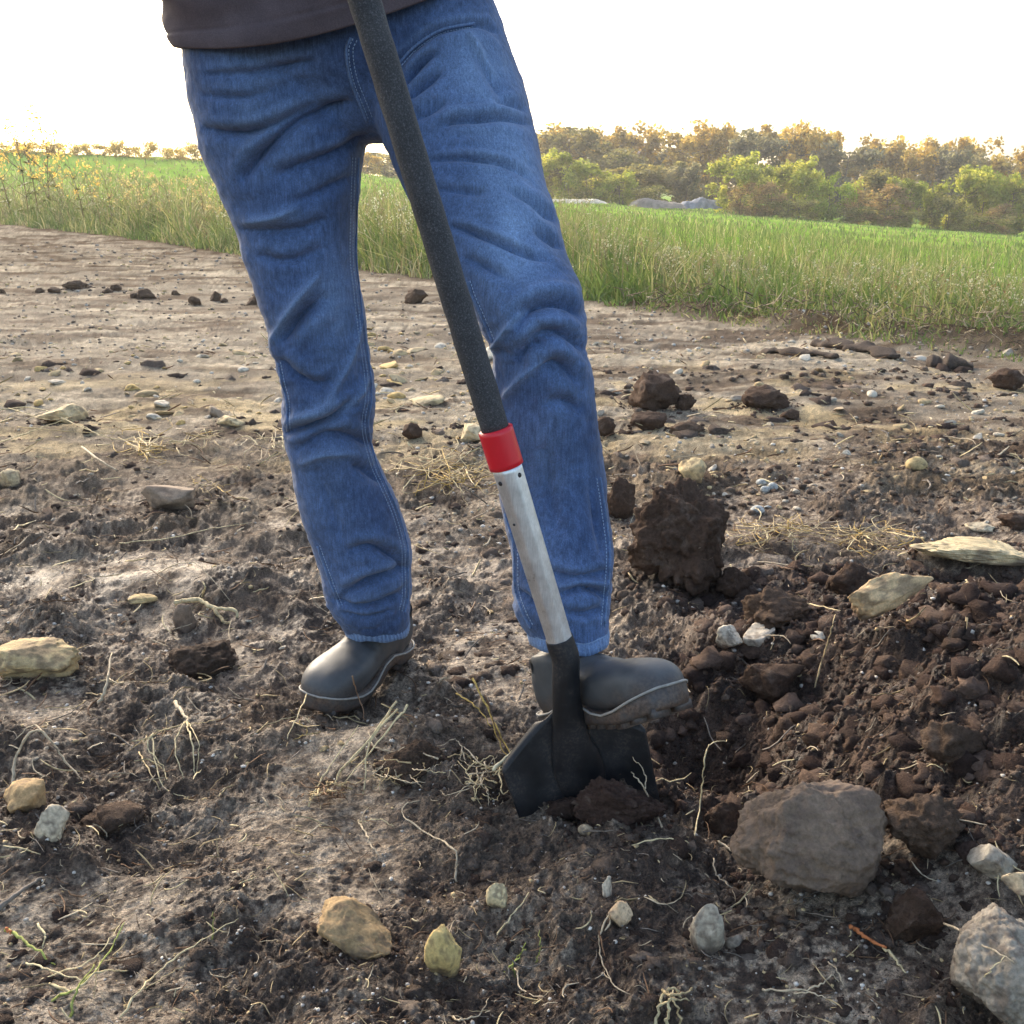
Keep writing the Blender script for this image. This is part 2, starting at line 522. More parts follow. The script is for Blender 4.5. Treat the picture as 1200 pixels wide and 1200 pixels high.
# ------------------------------------------------------------------ person: jeans, boots, shirt
def ring_loft(st, n_r, n_s, power=2.25):
    """st rows: photo y, left x, right x, Y of the centre, depth/width ratio -> rings of a limb"""
    st = np.asarray(st, float)
    t = np.linspace(0, 1, n_r)
    k = np.linspace(0, 1, len(st))
    s = spline(st, n_r)
    th = np.arange(n_s) * 2 * math.pi / n_s
    ct, sn = np.cos(th), np.sin(th)
    cx = np.sign(ct) * np.abs(ct) ** (2 / power); cy = np.sign(sn) * np.abs(sn) ** (2 / power)
    rings = []
    for y, xl, xr, Y, ra in s:
        c = P((xl + xr) / 2, y, Y)
        a = (xr - xl) / 2 / 1200.0 * depth_of(c)
        rings.append(np.stack([c[0] + a * cx, c[1] + a * ra * cy, np.full(n_s, c[2])], 1))
    return np.array(rings)

LEG_STAND = [  # viewer's left leg, straight
    (-20, 226, 400, 1.62, 1.1), (30, 222, 415, 1.62, 1.1), (70, 221, 424, 1.62, 1.1), (110, 226, 428, 1.62, 1.08), (150, 233, 429, 1.615, 1.06), (190, 245, 424, 1.61, 1.05),
    (230, 262, 419, 1.60, 1.05), (270, 278, 417, 1.595, 1.05), (310, 291, 418, 1.59, 1.05), (350, 304, 424, 1.585, 1.04), (385, 316, 428, 1.58, 1.05),
    (407, 317, 430, 1.578, 1.05), (440, 327, 435, 1.575, 1.05), (475, 331, 437, 1.575, 1.06), (505, 333, 434, 1.578, 1.08), (540, 340, 442, 1.585, 1.08), (570, 347, 455, 1.59, 1.08),
    (600, 355, 469, 1.595, 1.08), (640, 368, 480, 1.60, 1.08), (670, 378, 481, 1.60, 1.08), (700, 387, 481, 1.60, 1.1), (722, 398, 479, 1.60, 1.1), (733, 407, 477, 1.60, 1.1)]
LEG_BENT = [   # viewer's right leg, knee forward, foot on the spade
    (-20, 415, 570, 1.60, 1.1), (25, 425, 588, 1.60, 1.1), (60, 432, 601, 1.59, 1.1), (100, 436, 612, 1.575, 1.1), (140, 440, 624, 1.55, 1.1), (180, 454, 633, 1.52, 1.08), (215, 472, 641, 1.49, 1.06),
    (255, 492, 652, 1.455, 1.05), (300, 515, 666, 1.42, 1.04), (340, 540, 681, 1.385, 1.04), (370, 556, 685, 1.37, 1.06), (405, 574, 688, 1.365, 1.08), (430, 576, 692, 1.37, 1.08), (460, 577, 696, 1.375, 1.1),
    (500, 578, 701, 1.38, 1.12), (550, 583, 707, 1.38, 1.12), (600, 590, 713, 1.36, 1.1), (645, 600, 718, 1.34, 1.08), (675, 602, 717, 1.33, 1.06), (700, 603, 715, 1.32, 1.05), (725, 611, 713, 1.312, 1.05), (742, 622, 710, 1.306, 1.05)]
PELVIS = [(-75, 240, 545, 1.625, 0.66), (-40, 230, 560, 1.625, 0.66), (0, 224, 576, 1.62, 0.66), (40, 222, 593, 1.615, 0.62), (80, 224, 602, 1.61, 0.58), (115, 240, 592, 1.61, 0.52), (145, 300, 540, 1.61, 0.58), (160, 370, 500, 1.61, 0.8), (168, 410, 462, 1.61, 1.2)]

# folds: (kind, amplitude mm, half width px, side of the raised lip, points); side +1 = lip above/left of the crease
FOLDS = [
    # standing leg
    (-7, 5.5, 1, [(240, 87), (285, 86), (335, 78), (372, 70)]),
    (-5, 5, 1, [(236, 112), (280, 114), (320, 108)]),
    (-12, 7, 1, [(236, 150), (262, 156), (290, 156), (318, 147), (345, 133), (372, 120)]),
    (-13, 8, 1, [(412, 120), (380, 130), (352, 142), (322, 165), (298, 190), (281, 214)]),
    (-9, 7, 1, [(432, 160), (395, 179), (355, 193), (325, 204)]),
    (-6, 6, 1, [(416, 205), (380, 222), (345, 238)]),
    (-7, 7, 1, [(278, 270), (310, 272), (352, 268), (385, 255)]),
    (7, 6, 0, [(354, 240), (322, 254), (285, 261)]),
    (-5, 6, 1, [(300, 300), (340, 305), (380, 290)]),
    (9, 6, 0, [(376, 318), (350, 352), (331, 380), (318, 403)]),
    (-11, 9, -1, [(385, 345), (358, 364), (338, 384), (330, 400)]),
    (-8, 8, 1, [(326, 420), (345, 440), (372, 450), (392, 444)]),
    (6, 4, 0, [(424, 362), (415, 408), (398, 447), (383, 472)]),
    (7, 4.5, 0, [(430, 440), (420, 462), (400, 482), (372, 497)]),
    (-15, 5, 1, [(416, 466), (392, 488), (362, 500), (331, 508)]),
    (7, 7, 0, [(340, 489), (370, 482), (395, 465)]),
    (-8, 7, 1, [(345, 528), (378, 510), (412, 512), (440, 522)]),
    (6, 6, 0, [(350, 545), (380, 532), (420, 532)]),
    (-6, 7, 1, [(412, 545), (432, 552), (450, 566)]),
    (-4, 9, 0, [(375, 560), (390, 600), (400, 640)]),
    (-9, 6, 1, [(406, 646), (436, 641), (462, 652), (478, 668)]),
    (-12, 6, 1, [(480, 664), (452, 676), (424, 685), (398, 700)]),
    (-9, 5, 1, [(392, 702), (418, 711), (446, 708), (474, 694)]),
    (-6, 4, 1, [(402, 718), (430, 724), (462, 716)]),
    # bent leg
    (-8, 4.5, 1, [(465, 76), (488, 53), (517, 35), (558, 28), (585, 38)]),
    (-10, 4, 1, [(475, 100), (485, 84), (500, 68), (514, 60)]),
    (-9, 4.5, 1, [(478, 114), (497, 100), (518, 84)]),
    (6, 4, 0, [(544, 35), (556, 50), (568, 70), (582, 92)]),
    (-6, 8, -1, [(560, 62), (575, 90), (592, 118)]),
    (-6, 7, 1, [(482, 140), (505, 128), (525, 115)]),
    (-11, 5.5, 1, [(518, 146), (535, 139), (562, 138), (595, 137), (623, 146)]),
    (-6, 5, 1, [(580, 118), (600, 122), (616, 130)]),
    (-8, 4, 1, [(500, 189), (530, 185), (560, 186), (590, 192), (620, 208)]),
    (-5, 5, 1, [(508, 221), (540, 224), (570, 228)]),
    (-7, 5, 1, [(590, 220), (620, 235), (640, 250), (655, 262)]),
    (-9, 4, 1, [(525, 264), (550, 270), (580, 282), (612, 296), (640, 305)]),
    (-5, 6, 1, [(540, 300), (570, 312), (600, 330)]),
    (-6, 6, 1, [(625, 268), (645, 280), (662, 292)]),
    (-11, 8, 1, [(600, 384), (612, 370), (628, 358), (648, 353), (668, 358), (684, 372)]),
    (9, 4, 0, [(578, 410), (590, 392), (603, 376), (618, 362)]),
    (-8, 7, 1, [(618, 398), (640, 389), (660, 391), (676, 400), (690, 414)]),
    (-7, 8, 1, [(604, 424), (622, 406), (640, 404)]),
    (-7, 8, 1, [(622, 436), (645, 426), (664, 432), (678, 450)]),
    (7, 5, 0, [(588, 468), (606, 448), (624, 432), (645, 420)]),
    (-5, 7, 1, [(640, 470), (662, 470), (682, 482)]),
    (-4, 10, 0, [(640, 520), (645, 570), (650, 620)]),
    (-4, 8, 0, [(690, 560), (700, 610), (706, 650)]),
    (-7, 5, 1, [(640, 668), (665, 676), (690, 676), (712, 668)]),
    (-9, 4.5, 1, [(655, 698), (680, 690), (698, 692), (714, 702)]),
    (-6, 4.5, 1, [(660, 716), (685, 720), (708, 714)]),
    (-7, 5, 1, [(606, 690), (620, 704), (640, 712)]),
]

def fold_field(px, py):
    d_mm = np.zeros_like(px); ridge = np.zeros_like(px)
    for amp, w, side, pts in FOLDS:
        w = w * 0.85
        p = spline(pts, 24)
        m = (px > p[:, 0].min() - 6 * w) & (px < p[:, 0].max() + 6 * w) & (py > p[:, 1].min() - 6 * w) & (py < p[:, 1].max() + 6 * w)
        if not m.any(): continue
        qx, qy = px[m], py[m]
        best = np.full(qx.shape, 1e9); sg = np.zeros_like(best); tt = np.zeros_like(best)
        for i in range(len(p) - 1):
            ax, ay = p[i]; bx, by = p[i + 1]
            ex, ey = bx - ax, by - ay; L = ex * ex + ey * ey + 1e-9
            t = np.clip(((qx - ax) * ex + (qy - ay) * ey) / L, 0, 1)
            dx, dy = qx - ax - t * ex, qy - ay - t * ey
            d = dx * dx + dy * dy
            k = d < best
            best = np.where(k, d, best); sg = np.where(k, ex * (qy - ay) - ey * (qx - ax), sg); tt = np.where(k, (i + t) / (len(p) - 1), tt)
        d = np.sqrt(best) / w
        up = 1 if p[-1, 0] >= p[0, 0] else -1           # lip on the upper side whichever way the line was drawn
        s = np.sign(sg) * -up * side
        env = np.clip(np.sin(np.pi * np.clip(tt, 0.0, 1.0)), 0, 1) ** 0.6 * 0.9 + 0.1
        env = env * np.exp(-np.maximum(d - 3, 0))
        sd = d * np.where(s == 0, 1, s)
        val = amp * np.exp(-np.abs(d) ** 1.3)
        if side != 0 and amp < 0:
            lip = -amp * 0.32 * np.exp(-((sd - 2.0) / np.where(sd < 2.0, 0.95, 1.9)) ** 2)
            low = -amp * 0.14 * np.exp(-((sd + 2.8) / 1.8) ** 2)
            val = val + lip + low
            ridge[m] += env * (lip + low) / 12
        if amp < 0: val = val + amp * 0.35 * np.exp(-d / 0.28)
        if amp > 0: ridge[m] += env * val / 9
        d_mm[m] += env * val
    return d_mm, ridge

def make_denim():
    nt = NT('denim')
    cd = nt.coord()
    wear_highlight = nt.attr('Col')
    big = nt.noise(7, 4, 0.6, cd)
    streak = nt.noise(1, 3, 0.6, nt.coord((420, 420, 30)))
    fine = nt.noise(1, 2, 0.6, nt.coord((900, 900, 500)))
    base = nt.ramp(big, [(0.3, tuple(lin(53, 71, 105))), (0.7, tuple(lin(81, 103, 142)))])
    mot = nt.noise(1, 4, 0.65, nt.coord((110, 110, 70)))
    base = nt.mix(base, nt.ramp(mot, [(0.3, 0.72), (0.7, 1.32)]), 1.0, 'MULTIPLY')
    c = nt.mix(base, tuple(lin(150, 178, 214)), wear_highlight)
    c = nt.mix(c, nt.ramp(streak, [(0.3, 0.76), (0.7, 1.26)]), 1.0, 'MULTIPLY')
    c = nt.mix(c, nt.ramp(fine, [(0.3, 0.72), (0.72, 1.30)]), 1.0, 'MULTIPLY')
    wv = nt.n('ShaderNodeTexWave'); wv.inputs['Scale'].default_value = 260; wv.inputs['Distortion'].default_value = 1.5
    mp = nt.n('ShaderNodeMapping'); mp.inputs['Rotation'].default_value = (0.5, 0.7, 0.3); nt.l(cd, mp.inputs[0]); nt.l(mp.outputs[0], wv.inputs[0])
    nrm = nt.bump(nt.noise(1, 3, 0.6, nt.coord((90, 90, 40))), 0.35, 0.003)
    nrm = nt.bump(wv.outputs[1], 0.15, 0.0006, nrm)
    nrm = nt.bump(fine, 0.3, 0.0006, nrm)
    nt.set(c, 0.85, nrm, 0.2)
    nt.b.inputs['Sheen Weight'].default_value = 0.15
    nt.b.inputs['Sheen Roughness'].default_value = 0.5
    return nt.m
DENIM = make_denim()

def simple(name, rgb, rough=0.6, var=0.2, scale=60, bump=0.2, bd=0.001, spec=0.4, metal=0.0):
    nt = NT(name); cd = nt.coord()
    n = nt.noise(scale, 4, 0.6, cd)
    c = nt.mix(tuple(rgb), nt.ramp(n, [(0.25, 1 - var), (0.75, 1 + var)]), 1.0, 'MULTIPLY')
    nt.set(c, rough, nt.bump(n, bump, bd), spec, metal)
    return nt.m

def make_jeans(parent):
    A = Acc()
    for st, nr, ns in ((LEG_STAND, 130, 72), (LEG_BENT, 130, 72), (PELVIS, 60, 96)):
        A.add(*loft(ring_loft(st, nr, ns))[:3])
    o = A.build('jeans', DENIM, parent)
    evaluated(o, [('REMESH', dict(mode='VOXEL', voxel_size=0.0033, use_smooth_shade=True)), ('SMOOTH', dict(factor=0.5, iterations=11))])
    me = o.data
    v = get_co(me); n = get_no(me)
    px, py = project(v)
    view = v - CAMV; view /= np.linalg.norm(view, axis=1)[:, None]
    face = -(view * n).sum(1)
    # each pixel may lie over both legs' fronts only at the crotch: fold by the nearest limb is enough
    d, ridge = fold_field(px, py)
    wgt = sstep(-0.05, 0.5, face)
    d = d * wgt * (1.75 - .4 * sstep(330, 200, py))
    # small irregular puckers everywhere, stronger on the back and by knee and hem
    knee = np.exp(-((py - 470) / 60) ** 2) * (v[:, 0] < -0.1) + np.exp(-((py - 400) / 50) ** 2) * (v[:, 0] > -0.1) + np.exp(-((py - 705) / 30) ** 2)
    ani = vn3(v[:, 0] * 9 + v[:, 1] * 7, v[:, 1] * 5, v[:, 2] * 26 + 3 * v[:, 0], 3)
    pk = fbm3(v * np.array([1, 1, 1.6]), 16, 7, 3)
    back = 1 - wgt
    rdg = 1 - np.abs(fbm3(v * np.array([.8, .8, 1.5]) + .02 * fbm3(v, 20, 8, 2)[:, None], 22, 17, 3))
    pk = pk + .9 * (rdg - .75) * (1 + knee)
    fineR = 1 - np.abs(fbm3(v * np.array([1.0, 1.0, 1.9]) + .012 * fbm3(v, 30, 18, 2)[:, None], 46, 27, 2))
    d = d + (fineR - .8) * (1.6 + 1.5 * knee) + ani * (1.0 + 3.0 * back * (0.4 + knee)) + pk * (2.4 + 1.5 * knee)
    v = v + n * (d / 1000.0)[:, None]
    set_co(me, v)
    me.update()
    wear_highlight = np.clip(ridge, 0, 1) * wgt * 0.42
    fade_highlight = np.exp(-((px - 600) / 45) ** 2 - ((py - 250) / 110) ** 2) * 0.58 + np.exp(-((px - 560) / 45) ** 2 - ((py - 90) / 60) ** 2) * 0.46 + np.exp(-((px - 300) / 40) ** 2 - ((py - 120) / 60) ** 2) * 0.16  # worn denim fading, with the broad highlights on the legs painted in
    fade_highlight = fade_highlight + np.exp(-((px - 390) / 22) ** 2 - ((py - 360) / 60) ** 2) * 0.36 + np.exp(-((px - 645) / 30) ** 2 - ((py - 520) / 60) ** 2) * 0.18 + np.exp(-((px - 390) / 40) ** 2 - ((py - 580) / 60) ** 2) * 0.06
    wear_highlight = wear_highlight + fade_highlight * wgt * (0.8 + 0.5 * fbm3(v, 30, 77, 3)) + 0.05 * np.clip(fbm3(v, 12, 78, 3), 0, 1)
    set_col(me, 'Col', np.repeat(np.clip(wear_highlight, 0, 0.75)[:, None], 3, 1))
    for p in me.polygons: p.use_smooth = True
    return o

def surf_path(bvh, pts, n, off=0.0015):
    out = []
    for x, y in spline(pts, n):
        d = Vector(ray(x, y)); d.normalize()
        h = bvh.ray_cast(Vector(CAMV), d)
        if h[0] is not None:
            out.append(np.array(h[0]) + np.array(h[1]) * off)
    return np.array(out)

person_body_label = 'person in blue jeans, dark shirt and rubber boots pressing a spade with one foot'
def make_person_body():
    # body itself lies above the frame and inside the clothes: torso, head, arms and hands on the spade grip
    hip = P(405, 20, 1.62)
    J = {}
    pts = []; edges = []; rad = []
    def add(p, r, prev=None):
        pts.append(tuple(p)); rad.append(r)
        if prev is not None: edges.append((prev, len(pts) - 1))
        return len(pts) - 1
    up = np.array([-0.10, -0.06, 0.26])
    a = add(hip, (0.11, 0.09)); b = add(hip + up * 0.8, (0.12, 0.09), a); c = add(hip + up * 1.55, (0.14, 0.10), b)
    nk = add(hip + up * 2.05, (0.06, 0.06), c); h0 = add(hip + up * 2.3, (0.065, 0.07), nk); h1 = add(hip + up * 2.62, (0.078, 0.095), h0); h2 = add(hip + up * 2.95, (0.05, 0.06), h1)
    grips = []
    for sgn, gz in ((-1, 1.36), (1, 1.20)):
        t = (gz - SH0[2]) / (SH1[2] - SH0[2]); gpt = SH0 + (SH1 - SH0) * t
        sh = hip + up * 1.75 + np.array([sgn * 0.19, 0, 0])
        s = add(sh, (0.06, 0.06), c)
        el = (sh + gpt) / 2 + np.array([sgn * 0.16, 0.02, -0.10])
        e = add(el, (0.043, 0.043), s)
        w = add(gpt + np.array([sgn * 0.075, 0.05, 0.0]), (0.028, 0.03), e)
        pl = add(gpt + np.array([sgn * 0.035, 0.02, 0.0]), (0.036, 0.026), w)
        for f in range(4):
            dz = 0.028 - 0.019 * f
            f0 = add(gpt + np.array([sgn * 0.012, -0.030, dz]), (0.0095, 0.0095), pl)
            f1 = add(gpt + np.array([-sgn * 0.022, -0.026, dz]), (0.0088, 0.0088), f0)
            add(gpt + np.array([-sgn * 0.029, 0.002, dz]), (0.0078, 0.0078), f1)
        t0 = add(gpt + np.array([sgn * 0.010, 0.028, 0.032]), (0.011, 0.011), pl)
        add(gpt + np.array([-sgn * 0.022, 0.022, 0.038]), (0.009, 0.009), t0)
    me = bpy.data.meshes.new('person'); me.from_pydata(pts, edges, [])
    o = link('person', me)
    m = o.modifiers.new('SKIN', 'SKIN')
    for i, r in enumerate(rad): me.skin_vertices[0].data[i].radius = r
    me.skin_vertices[0].data[0].use_root = True
    evaluated(o, [('SUBSURF', dict(levels=2, render_levels=2))])
    o.data.materials.append(simple('skin', lin(196, 150, 126), 0.5, 0.08, 40))
    for p in o.data.polygons: p.use_smooth = True
    tag(o, person_body_label, 'person')
    return o

# shaft axis of the spade is needed for the hands as well
SHY = 1.20
BL0 = P(667, 860, SHY)                       # where socket meets blade
_b = P(427, 0, SHY) - BL0; BLD = _b / np.linalg.norm(_b)
SOCK_TOP = P(658, 757, SHY)
SH1 = P(427, 0, SHY)
SHD = SH1 - SOCK_TOP; SHD /= np.linalg.norm(SHD)
S_SOCK = 0.115
SH0 = SOCK_TOP - SHD * S_SOCK                # zero of the shaft scale

BODY = make_person_body()
JEANS = make_jeans(BODY)

def jeans_details():
    me = JEANS.data
    n = len(me.polygons)
    bvh = BVHTree.FromPolygons([tuple(x) for x in get_co(me)], [tuple(p.vertices) for p in me.polygons])
    thread = simple('pale_blue_thread', lin(150, 172, 200), 0.8, 0.25, 300)
    seamm = DENIM
    # (name, photo path, stitched rows offsets px, seam radius)
    seams = [('inseam', [(420, 185), (418, 240), (417, 300), (421, 340), (427, 390), (434, 440), (435, 468), (431, 500), (440, 540), (453, 570), (466, 600), (477, 640), (478, 668), (478, 700), (474, 718)], 150, (-3.5, -7)),
             ('side_seam', [(326, 425), (331, 450), (336, 470), (337, 505)], 30, (3,)),
             ('side_seam', [(372, 640), (382, 668), (390, 690), (399, 712)], 30, (3,)),
             ('inseam', [(548, 330), (556, 352), (566, 374), (577, 400)], 30, (3,)),
             ('inseam', [(592, 602), (602, 640), (604, 690), (612, 716), (622, 736)], 50, (4,)),
             ('side_seam', [(703, 560), (709, 600), (714, 640), (714, 668), (711, 700), (708, 735)], 60, (-4,)),
             ('fly', [(411, 44), (406, 56), (407, 76), (412, 98), (420, 118), (430, 143)], 50, (3, 8)),
             ('pocket_edge', [(468, 74), (488, 53), (517, 35), (556, 27)], 40, (-4,)),
             ]
    for nm, pts, k, offs in seams:
        p = surf_path(bvh, pts, k, 0.0002)
        if len(p) < 4: continue
        s = build_tube(nm, p, 0.0022, seamm, JEANS, col=0.22)
        A = Acc()
        q = spline(pts, k * 2)
        tn = np.gradient(q, axis=0); tn /= np.linalg.norm(tn, axis=1)[:, None]
        nr = np.stack([-tn[:, 1], tn[:, 0]], 1)
        for of in offs:
            w = surf_path(bvh, q - nr * of, k * 3, 0.0004)
            if len(w) < 8: continue
            L = np.concatenate([[0], np.cumsum(np.linalg.norm(np.diff(w, axis=0), axis=1))])
            if np.diff(L).max() > 0.05: continue
            x = 0.0
            while x < L[-1] - 0.004:
                seg = np.array([[np.interp(x + e, L, w[:, i]) for i in range(3)] for e in (0, 0.0015, 0.0032)])
                A.add(*tube(seg, [0.0005, 0.0008, 0.0005], 4)[:3])
                x += 0.0048
        if A.n: A.build('stitching', thread, s)
    # brass button and belt hardware are hidden; rivet-like button by the crotch
    # hems
    for nm_i, st in enumerate((LEG_STAND, LEG_BENT)):
        rings = ring_loft(st, 130, 72)
        last = rings[-1]; prev = rings[-14]
        ax = (last.mean(0) - prev.mean(0)); ax /= np.linalg.norm(ax)
        c = last.mean(0)
        rr = []
        prof = [(-0.017, 1.000, 0.0008), (-0.0165, 1.0, 0.0032), (-0.010, 1.0, 0.0042), (-0.002, 1.0, 0.0042), (0.004, 1.0, 0.0036), (0.0055, 1.0, 0.0010), (0.0045, 1.0, -0.0024), (-0.004, 1.0, -0.0036)]
        th = np.arange(144) * 2 * math.pi / 144
        base = np.stack([np.interp(np.arange(144) / 2, np.arange(73), np.append(last[:, i], last[0, i])) for i in range(3)], 1)
        rad = base - c; rl = np.linalg.norm(rad, axis=1)[:, None]; ru = rad / rl
        wob = 0.0025 * np.sin(th * 3 + nm_i) + 0.0015 * np.sin(th * 7 + 1)
        rope = 0.0007 * np.sin(th * 48 + 2 * np.sin(th * 5))
        for dz, sc, off in prof:
            rr.append(base + ru * (off + (rope[:, None] if -0.012 < dz < 0.005 and off > 0.003 else 0)) + ax[None, :] * (dz + wob[:, None] * 0 + 0.002) + np.array([0, 0, 1.0]) * wob[:, None])
        v, q, t = loft(np.array(rr), False)
        hem = build('hem', v, [q], DENIM, JEANS, True, np.full((len(v), 3), 0.28) + 0.25 * (np.sin(np.tile(th, len(prof)) * 48) > 0.2)[:, None])
        A = Acc()
        line = base + ru * 0.0044 + ax[None, :] * (-0.011) + np.array([0, 0, 1.0]) * wob[:, None]
        for i in range(0, 144, 1):
            a, b = line[i], line[(i + 1) % 144]
            A.add(*tube(np.array([a + (b - a) * 0.1, (a + b) / 2, a + (b - a) * 0.8]), [0.0006, 0.0009, 0.0006], 4)[:3])
        A.build('stitching', thread, hem)

def build_tube(name, pts, r, material, parent=None, sides=7, col=None, flat=1.0):
    v, q, t = tube(pts, r, sides, True, flat)
    return build(name, v, [q, t], material, parent, True, None if col is None else np.full((len(v), 3), col))
jeans_details()

# ---- shirt
def make_shirt():
    c0 = P(394, 46, 1.62)
    right = np.array([0.975, 0.0, 0.222]); up = np.array([-0.222, -0.06, 0.975]); up /= np.linalg.norm(up)
    fwd = np.cross(up, right)
    prof = [(-0.004, .229, .176), (0.0, .232, .178), (0.02, .233, .178), (0.05, .233, .176), (0.09, .233, .170), (0.16, .232, .158), (0.25, .238, .155), (0.34, .245, .150), (0.42, .245, .145), (0.48, .225, .125), (0.52, .16, .10), (0.55, .085, .08)]
    pr = spline(np.array(prof), 110); n_s = 160
    th = np.arange(n_s) * 2 * math.pi / n_s
    cx = np.sign(np.cos(th)) * np.abs(np.cos(th)) ** 0.88; cy = np.sign(np.sin(th)) * np.abs(np.sin(th)) ** 0.88
    rings = []
    for h, a, b in pr:
        sag = 0.030 * (cx > 0) * cx ** 2 + 0.044 * (cx < 0) * cx ** 2 - 0.004
        ring = c0 + up * h + a * cx[:, None] * right + b * cy[:, None] * fwd + np.array([0, 0, 1]) * (sag * np.exp(-h / 0.12))[:, None]
        rings.append(ring)
    rings = np.array(rings)
    cen = rings.mean(1, keepdims=True); dirv = rings - cen; dirv /= np.linalg.norm(dirv, axis=2)[:, :, None]
    hh = np.repeat(pr[:, 0][:, None], n_s, 1); tt = np.repeat(th[None, :], len(pr), 0)
    v0 = rings.reshape(-1, 3)
    f = fbm3(v0 * np.array([0.7, 0.7, 2.6]), 9, 55, 3).reshape(hh.shape) * 0.012 + 0.007 * np.sin(hh * 60 + 2.2 * np.sin(tt * 2) + 1.5 * np.cos(tt * 3)) * np.exp(-hh / 0.2)
    band = np.where(hh < 0.022, 0.0022, 0.0) + np.where((hh > 0.020) & (hh < 0.025), -0.001, 0)
    rings = rings + dirv * (f * np.clip(0.25 + hh * 12, 0, 1) + band)[:, :, None]
    v, q, t = loft(rings, False)
    nt = NT('washed_dark_jersey'); cd = nt.coord()
    n = nt.noise(14, 4, 0.6, cd); k = nt.noise(700, 2, 0.5, cd)
    c = nt.mix(nt.ramp(n, [(0.3, tuple(lin(80, 70, 74))), (0.7, tuple(lin(98, 87, 90)))]), nt.ramp(k, [(0.3, 0.8), (0.7, 1.2)]), 1.0, 'MULTIPLY')
    nt.set(c, 0.9, nt.bump(k, 0.3, 0.0008), 0.15)
    o = build('shirt', v, [q], nt.m, BODY)
    m = o.modifiers.new('SOLIDIFY', 'SOLIDIFY'); m.thickness = 0.0025; m.offset = -1
    # sleeves (above the frame)
    for sgn in (-1, 1):
        a = c0 + up * 0.42 + right * sgn * 0.2; b = a + np.array([sgn * 0.13, -0.05, -0.16])
        s = build_tube('sleeve', spline([a, (a + b) / 2 + np.array([sgn * .02, 0, .02]), b], 10), np.linspace(0.085, 0.07, 10), nt.m, o, 20)
make_shirt()

